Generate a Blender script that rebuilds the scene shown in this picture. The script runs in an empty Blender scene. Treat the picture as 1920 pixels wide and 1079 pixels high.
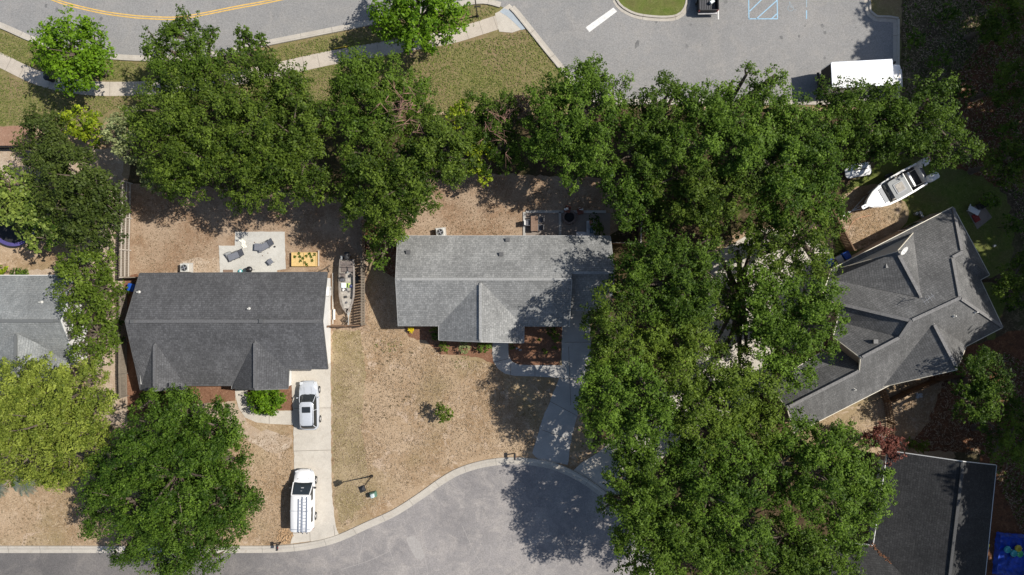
import bpy, math, random
import numpy as np
from mathutils import Vector, Matrix
# ------------------------------------------------------------------ camera, sky, sun, exposure
S = 19.5          # photograph pixels (1920 wide) per metre on the ground
H = 65.6          # height of the camera above the ground, m
SUN = (0.80, 0.165, 1.0)      # direction towards the sun
scene = bpy.context.scene
cam_d = bpy.data.cameras.new("camera"); cam = bpy.data.objects.new("camera", cam_d)
scene.collection.objects.link(cam); scene.camera = cam
cam.location = (0, 0, H); cam.rotation_euler = (0, 0, 0)
cam_d.sensor_width = 36.0; cam_d.lens = 36.0 * H / (1920 / S); cam_d.clip_end = 3000; cam_d.clip_start = 0.5
world = bpy.data.worlds.new("World"); scene.world = world; world.use_nodes = True
wn = world.node_tree.nodes; wl = world.node_tree.links
sky = wn.new("ShaderNodeTexSky"); sky.sky_type = 'NISHITA'; sky.sun_disc = False
EL = math.atan2(SUN[2], math.hypot(SUN[0], SUN[1]))
sky.sun_elevation = EL; sky.sun_rotation = math.atan2(SUN[0], SUN[1])
wl.new(sky.outputs[0], wn["Background"].inputs[0]); wn["Background"].inputs[1].default_value = 0.085
sun_d = bpy.data.lights.new("sun", 'SUN'); sun_d.energy = 4.5; sun_d.angle = math.radians(0.5); sun_d.color = (1.0, 0.95, 0.87)
sun = bpy.data.objects.new("sun", sun_d); scene.collection.objects.link(sun)
sun.rotation_euler = Vector(SUN).to_track_quat('Z', 'Y').to_euler()
scene.view_settings.view_transform = 'Standard'; scene.view_settings.look = 'None'
scene.view_settings.exposure = 0.20; scene.view_settings.gamma = 1
try:
    scene.cycles.max_bounces = 6; scene.cycles.transparent_max_bounces = 4
except Exception: pass
random.seed(7); RNG = np.random.default_rng(11)
COL = scene.collection

def G(u, v, z=0.0):
    """point of the place seen at pixel (u, v) of the 1920 px photograph, at height z"""
    k = (1 - z / H) / S
    return Vector(((u - 960) * k, (539.5 - v) * k, z))
def GP(u, v, z=0.0):
    """plan position given in ground pixels"""
    return Vector(((u - 960) / S, (539.5 - v) / S, z))

# ------------------------------------------------------------------ materials
MATS = {}
class NT:
    def __init__(s, name):
        s.m = bpy.data.materials.new(name); s.m.use_nodes = True
        s.n = s.m.node_tree.nodes; s.l = s.m.node_tree.links
        s.b = s.n["Principled BSDF"]; MATS[name] = s.m
    def new(s, t, **k):
        x = s.n.new(t)
        for a, b in k.items(): setattr(x, a, b)
        return x
    def link(s, a, b): s.l.new(a, b)
    def pos(s):
        if not hasattr(s, '_p'): s._p = s.new("ShaderNodeNewGeometry").outputs["Position"]
        return s._p
    def noise(s, scale, detail=3, rough=0.6, vec=None, dist=0.0):
        x = s.new("ShaderNodeTexNoise"); x.inputs["Scale"].default_value = scale
        x.inputs["Detail"].default_value = detail; x.inputs["Roughness"].default_value = rough
        x.inputs["Distortion"].default_value = dist
        s.link(vec if vec is not None else s.pos(), x.inputs["Vector"]); return x.outputs["Fac"]
    def ramp(s, fac, stops, interp='LINEAR'):
        r = s.new("ShaderNodeValToRGB"); r.color_ramp.interpolation = interp
        e = r.color_ramp.elements
        while len(e) < len(stops): e.new(0.5)
        for k, (p, c) in enumerate(stops):
            e[k].position = p; e[k].color = (c[0], c[1], c[2], 1) if not isinstance(c, (int, float)) else (c, c, c, 1)
        s.link(fac, r.inputs[0]); return r.outputs[0]
    def mix(s, f, a, b, mode='MIX'):
        x = s.new("ShaderNodeMix", data_type='RGBA', blend_type=mode)
        if isinstance(f, (int, float)): x.inputs[0].default_value = f
        else: s.link(f, x.inputs[0])
        for q, i in ((a, 6), (b, 7)):
            if isinstance(q, tuple): x.inputs[i].default_value = (q[0], q[1], q[2], 1)
            else: s.link(q, x.inputs[i])
        return x.outputs[2]
    def bump(s, fac, strength=0.4, dist=0.05):
        x = s.new("ShaderNodeBump"); x.inputs["Strength"].default_value = strength; x.inputs["Distance"].default_value = dist
        s.link(fac, x.inputs["Height"]); s.link(x.outputs[0], s.b.inputs["Normal"])
    def out(s, color, rough=0.85, metal=0.0, spec=0.3):
        if isinstance(color, tuple): s.b.inputs["Base Color"].default_value = (color[0], color[1], color[2], 1)
        else: s.link(color, s.b.inputs["Base Color"])
        s.b.inputs["Roughness"].default_value = rough; s.b.inputs["Metallic"].default_value = metal
        s.b.inputs["Specular IOR Level"].default_value = spec
        return s.m

def plain(name, c, rough=0.5, metal=0.0, spec=0.5, var=0.12, scale=6.0):
    t = NT(name); tc = t.new("ShaderNodeTexCoord").outputs["Object"]
    n = t.noise(scale, 3, 0.6, tc)
    lo = tuple(x * (1 - var) for x in c); hi = tuple(min(1, x * (1 + var)) for x in c)
    return t.out(t.ramp(n, [(0.3, lo), (0.7, hi)]), rough, metal, spec)

def ground_mat(name, base, fine, patches, fine_scale=9.0, patch_scale=0.35, spots=None, rough=0.95, bump=0.5, streak=None):
    """base mottling of two tones, fine litter speckle, large soft patches, optional dark spots"""
    t = NT(name)
    a = t.ramp(t.noise(1.6, 5, 0.65), [(0.32, base[0]), (0.68, base[1])])
    pt = t.ramp(t.noise(patch_scale, 4, 0.6), [(0.42, 0.0), (0.62, 1.0)])
    a = t.mix(pt, a, patches)
    reg = t.ramp(t.noise(patch_scale * 1.7, 4, 0.7, dist=0.6), [(0.36, 0.25), (0.62, 1.0)])
    def region(f, k=1.0):
        m_ = t.new("ShaderNodeMath", operation='MULTIPLY'); t.link(f, m_.inputs[0]); t.link(reg, m_.inputs[1]); return m_.outputs[0]
    f = t.ramp(t.noise(fine_scale * 0.45, 7, 0.82, dist=1.2), [(0.50, 0.0), (0.62, 1.0)])
    a = t.mix(region(f), a, fine[0])
    f2 = t.ramp(t.noise(fine_scale * 0.38, 7, 0.85, dist=1.6), [(0.34, 0.85), (0.46, 0.0)])
    a = t.mix(f2, a, fine[1])
    a = t.mix(1.0, a, t.ramp(t.noise(fine_scale * 1.7, 3, 0.8), [(0.25, 0.72), (0.75, 1.28)]), 'MULTIPLY')
    if name == "dry_lawn":
        gp = t.ramp(t.noise(0.085, 3, 0.55), [(0.50, 0.0), (0.60, 0.62)]); a = t.mix(gp, a, (0.25, 0.205, 0.105))
        sp_ = t.ramp(t.noise(0.55, 6, 0.75, dist=0.8), [(0.56, 0.0), (0.64, 0.75)]); a = t.mix(sp_, a, (0.50, 0.39, 0.295))
    if spots:
        v = t.new("ShaderNodeTexVoronoi"); v.inputs["Scale"].default_value = spots[1]; t.link(t.pos(), v.inputs["Vector"])
        msk = t.ramp(v.outputs["Distance"], [(0.16, 1.0), (0.30, 0.0)])
        reg = t.ramp(t.noise(0.16, 2, 0.5), [(0.50, 0.0), (0.60, 0.75)])
        mm = t.new("ShaderNodeMath", operation='MULTIPLY'); t.link(msk, mm.inputs[0]); t.link(reg, mm.inputs[1])
        a = t.mix(mm.outputs[0], a, spots[0])
    t.bump(t.noise(fine_scale, 3, 0.7), bump, 0.04)
    return t.out(a, rough, 0, 0.1)

ground_mat("dry_lawn", ((0.245, 0.160, 0.090), (0.36, 0.25, 0.15)), ((0.56, 0.44, 0.31), (0.125, 0.09, 0.048)), (0.40, 0.295, 0.195), 7.0, 0.22, spots=((0.14, 0.105, 0.055), 2.2))
ground_mat("green_dry_lawn", ((0.20, 0.155, 0.075), (0.285, 0.225, 0.12)), ((0.46, 0.37, 0.24), (0.13, 0.11, 0.05)), (0.33, 0.255, 0.155), 7.0, 0.35)
ground_mat("backyard_dirt", ((0.225, 0.142, 0.088), (0.32, 0.215, 0.138)), ((0.45, 0.35, 0.25), (0.12, 0.082, 0.05)), (0.37, 0.275, 0.195), 6.0, 0.30)
ground_mat("verge_grass", ((0.125, 0.135, 0.038), (0.21, 0.185, 0.078)), ((0.31, 0.26, 0.14), (0.07, 0.09, 0.022)), (0.245, 0.175, 0.105), 7.5, 0.16)
ground_mat("lush_grass", ((0.085, 0.12, 0.022), (0.145, 0.175, 0.042)), ((0.20, 0.21, 0.075), (0.05, 0.085, 0.013)), (0.13, 0.13, 0.045), 8.0, 0.5)
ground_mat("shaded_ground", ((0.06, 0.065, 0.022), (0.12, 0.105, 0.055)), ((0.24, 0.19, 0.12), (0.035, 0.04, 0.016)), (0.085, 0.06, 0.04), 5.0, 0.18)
ground_mat("leaf_litter", ((0.09, 0.05, 0.03), (0.19, 0.085, 0.042)), ((0.30, 0.15, 0.08), (0.05, 0.03, 0.02)), (0.13, 0.06, 0.035), 5.0, 0.3)
ground_mat("mulch", ((0.145, 0.072, 0.042), (0.235, 0.125, 0.078)), ((0.34, 0.20, 0.13), (0.09, 0.045, 0.026)), (0.21, 0.11, 0.068), 9.0, 0.6, bump=0.8)
ground_mat("sandy_soil", ((0.36, 0.28, 0.21), (0.48, 0.39, 0.30)), ((0.58, 0.49, 0.39), (0.25, 0.18, 0.12)), (0.40, 0.30, 0.21), 6.0, 0.5)
ground_mat("red_soil", ((0.27, 0.16, 0.11), (0.33, 0.20, 0.14)), ((0.38, 0.25, 0.18), (0.21, 0.12, 0.08)), (0.30, 0.175, 0.12), 8.0, 0.5)

def asphalt(name, c1, c2, warm, cracks=False, aged_vignette=False):
    t = NT(name)
    a = t.ramp(t.noise(0.13, 5, 0.6), [(0.3, c1), (0.7, c2)])
    a = t.mix(t.ramp(t.noise(0.5, 6, 0.7, dist=1.0), [(0.45, 0.0), (0.68, 0.75)]), a, warm)
    sp = t.ramp(t.noise(9.0, 3, 0.85), [(0.25, 0.62), (0.55, 1.0), (0.8, 1.32)])
    a = t.mix(1.0, a, sp, 'MULTIPLY')
    st = t.ramp(t.noise(1.1, 4, 0.7, dist=0.8), [(0.66, 0.0), (0.72, 0.35), (0.80, 0.0)])
    a = t.mix(st, a, tuple(x * 0.55 for x in c1))
    if cracks:
        mp = t.new("ShaderNodeMapping"); t.link(t.pos(), mp.inputs[0])
        nz = t.new("ShaderNodeTexNoise"); nz.inputs["Scale"].default_value = 0.5; t.link(t.pos(), nz.inputs["Vector"])
        ad = t.new("ShaderNodeVectorMath", operation='MULTIPLY_ADD'); t.link(nz.outputs["Color"], ad.inputs[0]); ad.inputs[1].default_value = (2.5, 2.5, 0); t.link(t.pos(), ad.inputs[2])
        v = t.new("ShaderNodeTexVoronoi", feature='DISTANCE_TO_EDGE'); v.inputs["Scale"].default_value = 0.11; t.link(ad.outputs[0], v.inputs["Vector"])
        ck = t.ramp(v.outputs["Distance"], [(0.0, 0.55), (0.008, 0.0)])
        a = t.mix(ck, a, (0.50, 0.47, 0.43))
    if aged_vignette:   # older, darker western surfacing, with some lens vignetting put into the colour
        sx = t.new("ShaderNodeSeparateXYZ"); t.link(t.pos(), sx.inputs[0])
        mr = t.new("ShaderNodeMapRange"); t.link(sx.outputs[0], mr.inputs[0]); mr.inputs[1].default_value = -31; mr.inputs[2].default_value = -12
        mr.inputs[3].default_value = 0.56; mr.inputs[4].default_value = 1.0
        cb = t.new("ShaderNodeCombineXYZ"); [t.link(mr.outputs[0], cb.inputs[k]) for k in range(3)]
        a = t.mix(1.0, a, cb.outputs[0], 'MULTIPLY')
    t.bump(t.noise(14.0, 3, 0.8), 0.25, 0.02)
    return t.out(a, 0.9, 0, 0.25)
asphalt("road_asphalt", (0.245, 0.242, 0.238), (0.30, 0.293, 0.285), (0.32, 0.305, 0.287))
asphalt("street_asphalt", (0.215, 0.203, 0.200), (0.33, 0.307, 0.295), (0.41, 0.375, 0.345), aged_vignette=True)

def concrete(name, c, stain, joints=0.0):
    t = NT(name)
    a = t.ramp(t.noise(0.45, 5, 0.65), [(0.3, tuple(x * 0.86 for x in c)), (0.7, tuple(min(1, x * 1.08) for x in c))])
    a = t.mix(t.ramp(t.noise(1.3, 4, 0.7, dist=0.8), [(0.52, 0.0), (0.75, 0.7)]), a, stain)
    a = t.mix(1.0, a, t.ramp(t.noise(10.0, 3, 0.8), [(0.3, 0.86), (0.75, 1.08)]), 'MULTIPLY')
    if joints:
        uv = t.new("ShaderNodeUVMap").outputs[0]; sx = t.new("ShaderNodeSeparateXYZ"); t.link(uv, sx.inputs[0])
        m1 = t.new("ShaderNodeMath", operation='PINGPONG'); t.link(sx.outputs[0], m1.inputs[0]); m1.inputs[1].default_value = joints / 2
        jm = t.ramp(m1.outputs[0], [(0.0, 0.8), (0.035, 0.0)])
        a = t.mix(jm, a, tuple(x * 0.30 for x in c))
    t.bump(t.noise(12.0, 3, 0.7), 0.15, 0.02)
    return t.out(a, 0.85, 0, 0.25)
concrete("pale_concrete", (0.56, 0.515, 0.445), (0.44, 0.385, 0.32))
concrete("pavement_concrete", (0.53, 0.47, 0.395), (0.40, 0.345, 0.28), joints=1.45)
concrete("kerb_concrete", (0.50, 0.46, 0.40), (0.38, 0.33, 0.27), joints=3.05)
concrete("grey_concrete", (0.46, 0.44, 0.41), (0.38, 0.36, 0.335))
concrete("patio_concrete", (0.56, 0.545, 0.50), (0.44, 0.42, 0.38))
concrete("paver", (0.28, 0.235, 0.20), (0.19, 0.15, 0.13), joints=0.0)
concrete("tactile_blue", (0.40, 0.45, 0.49), (0.34, 0.38, 0.42))

def shingle(name, c1, c2, dark, row=0.20, streaks=0.3):
    t = NT(name)
    uv = t.new("ShaderNodeUVMap").outputs[0]
    b = t.new("ShaderNodeTexBrick"); b.offset = 0.37; b.squash = 0.7; b.squash_frequency = 3
    b.inputs["Color1"].default_value = (*c1, 1); b.inputs["Color2"].default_value = (*c2, 1); b.inputs["Mortar"].default_value = (*dark, 1)
    b.inputs["Scale"].default_value = 1.0; b.inputs["Mortar Size"].default_value = 0.014; b.inputs["Mortar Smooth"].default_value = 0.6
    b.inputs["Bias"].default_value = 0.0; b.inputs["Brick Width"].default_value = 0.26; b.inputs["Row Height"].default_value = row
    t.link(uv, b.inputs["Vector"])
    a = b.outputs["Color"]
    mq = t.new("ShaderNodeMapping"); mq.inputs["Scale"].default_value = (4.0, 9.0, 1); t.link(uv, mq.inputs[0])
    a = t.mix(1.0, a, t.ramp(t.noise(1.0, 5, 0.85, mq.outputs[0]), [(0.28, 0.55), (0.5, 0.95), (0.72, 1.45)]), 'MULTIPLY')
    a = t.mix(1.0, a, t.ramp(t.noise(0.22, 3, 0.6, uv), [(0.35, 0.9), (0.65, 1.1)]), 'MULTIPLY')
    a = t.mix(1.0, a, t.ramp(t.noise(0.5, 4, 0.6, uv), [(0.3, 0.82), (0.7, 1.12)]), 'MULTIPLY')
    mp = t.new("ShaderNodeMapping"); mp.inputs["Scale"].default_value = (1.4, 0.16, 1); t.link(uv, mp.inputs[0])
    s2 = t.ramp(t.noise(1.0, 4, 0.6, mp.outputs[0]), [(0.40, 0.0), (0.72, streaks)])
    a = t.mix(s2, a, dark)
    t.bump(b.outputs["Fac"], 0.35, 0.01)
    t.n["Bump"].invert = True
    return t.out(a, 0.9, 0, 0.2)
shingle("shingle_charcoal", (0.092, 0.093, 0.097), (0.135, 0.136, 0.141), (0.05, 0.05, 0.053))
shingle("shingle_grey", (0.235, 0.238, 0.233), (0.335, 0.335, 0.326), (0.135, 0.138, 0.137))
shingle("shingle_blue_grey", (0.235, 0.248, 0.248), (0.305, 0.315, 0.31), (0.15, 0.156, 0.156))
shingle("shingle_weathered", (0.155, 0.154, 0.151), (0.21, 0.207, 0.202), (0.07, 0.069, 0.068), streaks=0.55)
shingle("shingle_dark", (0.042, 0.042, 0.043), (0.062, 0.062, 0.062), (0.022, 0.022, 0.022), streaks=0.4)

def siding(name, c):
    t = NT(name); sx = t.new("ShaderNodeSeparateXYZ"); t.link(t.pos(), sx.inputs[0])
    m1 = t.new("ShaderNodeMath", operation='PINGPONG'); t.link(sx.outputs[2], m1.inputs[0]); m1.inputs[1].default_value = 0.1
    j = t.ramp(m1.outputs[0], [(0.0, 0.45), (0.02, 0.0)])
    a = t.mix(j, c, tuple(x * 0.5 for x in c))
    a = t.mix(1.0, a, t.ramp(t.noise(0.8, 3, 0.6), [(0.3, 0.93), (0.7, 1.05)]), 'MULTIPLY')
    return t.out(a, 0.6, 0, 0.3)
siding("siding_white", (0.78, 0.78, 0.76)); siding("siding_tan", (0.42, 0.33, 0.25)); siding("siding_grey", (0.40, 0.40, 0.39)); siding("siding_cream", (0.62, 0.58, 0.50))

def wood(name, c1, c2, scale=3.0, rough=0.85):
    t = NT(name); tc = t.new("ShaderNodeTexCoord").outputs["Object"]
    mp = t.new("ShaderNodeMapping"); mp.inputs["Scale"].default_value = (6, 6, 0.8); t.link(tc, mp.inputs[0])
    a = t.ramp(t.noise(scale, 4, 0.6, mp.outputs[0]), [(0.3, c1), (0.7, c2)])
    return t.out(a, rough, 0, 0.2)
wood("fence_wood", (0.17, 0.14, 0.11), (0.30, 0.26, 0.21)); wood("fence_wood_pale", (0.42, 0.38, 0.33), (0.60, 0.55, 0.48))
wood("fence_wood_brown", (0.13, 0.08, 0.05), (0.22, 0.14, 0.09)); wood("planter_wood", (0.62, 0.42, 0.16), (0.75, 0.55, 0.25)); wood("deck_wood", (0.20, 0.13, 0.095), (0.28, 0.19, 0.14))
t = NT("planter_soil"); t.out(t.ramp(t.noise(8, 3, .7), [(0.35, (0.60, 0.42, 0.17)), (0.65, (0.72, 0.52, 0.24))]), 0.9)

def leafmat(name, lo, hi, trans=0.25, rough=0.5):
    """leaf tone varies from leaf to leaf and clump to clump by the face attribute 'tint'"""
    t = NT(name); at = t.new("ShaderNodeAttribute"); at.attribute_name = "tint"
    c = t.ramp(at.outputs["Fac"], [(0.0, lo), (0.55, tuple((a + b) / 2 for a, b in zip(lo, hi))), (1.0, hi)])
    t.out(c, max(rough, .45), 0, 0.14)
    tr = t.new("ShaderNodeBsdfTranslucent"); t.link(t.mix(1.0, c, (1.25, 1.35, 0.6), 'MULTIPLY'), tr.inputs[0])
    mx = t.new("ShaderNodeMixShader"); mx.inputs[0].default_value = trans
    t.link(t.b.outputs[0], mx.inputs[1]); t.link(tr.outputs[0], mx.inputs[2])
    t.link(mx.outputs[0], t.n["Material Output"].inputs[0]); return t.m
leafmat("leaf_oak", (0.025, 0.050, 0.005), (0.155, 0.222, 0.028))
leafmat("leaf_oak_deep", (0.021, 0.048, 0.005), (0.120, 0.192, 0.022))
leafmat("leaf_elm", (0.024, 0.056, 0.005), (0.155, 0.250, 0.030))
leafmat("leaf_bright", (0.045, 0.105, 0.005), (0.19, 0.33, 0.018))
leafmat("leaf_yellow_green", (0.065, 0.100, 0.010), (0.31, 0.36, 0.06))
leafmat("leaf_lime", (0.07, 0.12, 0.006), (0.42, 0.50, 0.03))
leafmat("leaf_pale", (0.08, 0.11, 0.03), (0.42, 0.46, 0.21))
leafmat("leaf_cedar", (0.028, 0.046, 0.008), (0.095, 0.128, 0.024), 0.1)
leafmat("leaf_magnolia", (0.028, 0.062, 0.006), (0.28, 0.35, 0.07), 0.15, 0.32)
leafmat("leaf_feathery", (0.040, 0.072, 0.006), (0.165, 0.235, 0.030))
leafmat("leaf_maple_red", (0.08, 0.026, 0.020), (0.31, 0.115, 0.085))
leafmat("leaf_dead", (0.10, 0.06, 0.04), (0.30, 0.20, 0.15), 0.05)
leafmat("leaf_palm", (0.12, 0.16, 0.13), (0.34, 0.42, 0.36), 0.1)
leafmat("leaf_pine", (0.02, 0.035, 0.010), (0.06, 0.09, 0.02), 0.1)
leafmat("flower_yellow", (0.6, 0.45, 0.01), (0.85, 0.7, 0.03), 0.1)
leafmat("straw", (0.27, 0.19, 0.12), (0.56, 0.44, 0.31), 0.0, 0.9)
leafmat("thatch", (0.15, 0.11, 0.06), (0.26, 0.19, 0.115), 0.0, 0.9)
leafmat("weed_brown", (0.10, 0.075, 0.04), (0.19, 0.14, 0.085), 0.0, 0.9)
leafmat("turf", (0.065, 0.105, 0.018), (0.27, 0.27, 0.085), 0.0, 0.9)
ground_mat("canopy_shade_litter", ((0.05, 0.034, 0.020), (0.10, 0.068, 0.040)), ((0.17, 0.12, 0.075), (0.03, 0.025, 0.013)), (0.06, 0.055, 0.022), 5.0, 0.25)  # litter colour darkened to stand in for tree shade
plain("stain", (0.16, 0.158, 0.155), 0.8, var=0.3, scale=3)
plain("crack_fill", (0.34, 0.318, 0.30), 0.9, var=0.15)
plain("bark", (0.13, 0.10, 0.075), 0.95, var=0.35); plain("bark_grey", (0.30, 0.275, 0.25), 0.95, var=0.3); plain("bark_red", (0.30, 0.17, 0.13), 0.95, var=0.3)
plain("white_paint", (0.80, 0.80, 0.80), 0.28, var=0.02); plain("trim_white", (0.78, 0.77, 0.74), 0.5, var=0.04); plain("trim_cream", (0.74, 0.68, 0.55), 0.5, var=0.06)
plain("trim_dark", (0.10, 0.10, 0.10), 0.5); plain("trim_grey", (0.36, 0.36, 0.35), 0.5)
plain("ridge_charcoal", (0.115, 0.115, 0.118), 0.9, var=0.25, scale=9); plain("ridge_grey", (0.31, 0.31, 0.30), 0.9, var=0.25, scale=9); plain("ridge_weathered", (0.19, 0.185, 0.18), 0.9, var=0.3, scale=9); plain("ridge_dark", (0.065, 0.065, 0.065), 0.9, var=0.25, scale=9)
plain("glass_dark", (0.025, 0.03, 0.033), 0.06, spec=0.8, var=0.1); plain("rubber", (0.018, 0.018, 0.018), 0.8); plain("black_paint", (0.018, 0.018, 0.02), 0.35)
plain("black_plastic", (0.03, 0.03, 0.032), 0.6); plain("alloy", (0.55, 0.55, 0.56), 0.35, metal=0.8); plain("street_pale", (0.42, 0.385, 0.355), 0.9)
plain("aluminium", (0.44, 0.47, 0.53), 0.45, metal=0.3)
plain("silver_paint", (0.56, 0.59, 0.63), 0.28, metal=0.15, var=0.03); plain("red_lens", (0.45, 0.02, 0.02), 0.2); plain("lamp_lens", (0.62, 0.64, 0.66), 0.12)
plain("line_white", (0.72, 0.71, 0.68), 0.8, var=0.14, scale=4); plain("line_yellow", (0.66, 0.42, 0.11), 0.8, var=0.18, scale=3); plain("line_blue", (0.30, 0.48, 0.62), 0.8, var=0.14, scale=4); plain("line_blue_faded", (0.31, 0.39, 0.44), 0.85, var=0.14, scale=4)
plain("sling_fabric", (0.17, 0.18, 0.21), 0.8); plain("frame_grey", (0.10, 0.10, 0.11), 0.5); plain("cloth_cream", (0.78, 0.76, 0.66), 0.9); plain("mat_brown", (0.22, 0.15, 0.11), 0.9)
plain("metal_grey", (0.42, 0.43, 0.42), 0.5, metal=0.3); plain("metal_beige", (0.58, 0.57, 0.53), 0.5); plain("green_plastic", (0.10, 0.22, 0.17), 0.5); plain("pale_cap", (0.50, 0.58, 0.58), 0.5)
plain("blue_plastic", (0.015, 0.085, 0.42), 0.4); plain("blue_tarp", (0.01, 0.06, 0.42), 0.35, var=0.5, scale=2.5); plain("yellow_plastic", (0.60, 0.45, 0.03), 0.5); plain("toy_green", (0.05, 0.42, 0.14), 0.4); plain("toy_teal", (0.05, 0.40, 0.42), 0.4)
plain("purple_pad", (0.085, 0.07, 0.22), 0.6); plain("trampoline_bed", (0.015, 0.015, 0.018), 0.8)
plain("sign_lime", (0.62, 0.85, 0.02), 0.5, var=0.02); plain("yellow_pole", (0.72, 0.50, 0.05), 0.5); plain("hull_grey", (0.27, 0.235, 0.205), 0.5, var=0.2, scale=3); plain("deck_grey", (0.38, 0.35, 0.31), 0.7, var=0.3, scale=5)
plain("seat_brown", (0.17, 0.14, 0.125), 0.7, var=0.3); plain("hull_white", (0.80, 0.80, 0.79), 0.25, var=0.03); plain("canopy_grey", (0.30, 0.31, 0.31), 0.7, var=0.1); plain("cushion_grey", (0.42, 0.43, 0.44), 0.8, var=0.05); plain("cockpit_dark", (0.035, 0.033, 0.033), 0.6, var=0.5)
plain("lime_bag", (0.55, 0.72, 0.18), 0.7); plain("navy", (0.03, 0.04, 0.15), 0.6); plain("cooler_white", (0.72, 0.78, 0.80), 0.4, var=0.03); plain("red_brown_chair", (0.19, 0.055, 0.028), 0.5); plain("stone", (0.17, 0.13, 0.115), 0.9, var=0.35, scale=5); plain("ash", (0.03, 0.028, 0.028), 0.95)
plain("sofa_white", (0.58, 0.58, 0.62), 0.8, var=0.06); plain("pillow_rust", (0.36, 0.16, 0.10), 0.9); plain("pillow_blue", (0.08, 0.14, 0.20), 0.9); plain("red_cloth", (0.25, 0.03, 0.025), 0.9); plain("hose_orange", (0.55, 0.26, 0.14), 0.6); plain("debris", (0.45, 0.30, 0.17), 0.95, var=0.4); plain("leaf_debris", (0.13, 0.06, 0.03), 0.95, var=0.5, scale=10)
M = MATS

# ------------------------------------------------------------------ objects
def tag(o, label=None, cat=None, group=None, kind=None):
    if label: o["label"] = label
    if cat: o["category"] = cat
    if group: o["group"] = group
    if kind: o["kind"] = kind
    return o
def thing(name, label, cat, loc=(0, 0, 0), rz=0.0, group=None):
    o = bpy.data.objects.new(name, None); COL.objects.link(o); o.empty_display_size = 0.3
    o.location = loc; o.rotation_euler = (0, 0, rz); return tag(o, label, cat, group)
def copy_tree(o, parent=None):
    c = o.copy(); COL.objects.link(c)
    if parent is not None: c.parent = parent
    for ch in list(o.children): copy_tree(ch, c)
    return c

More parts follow.
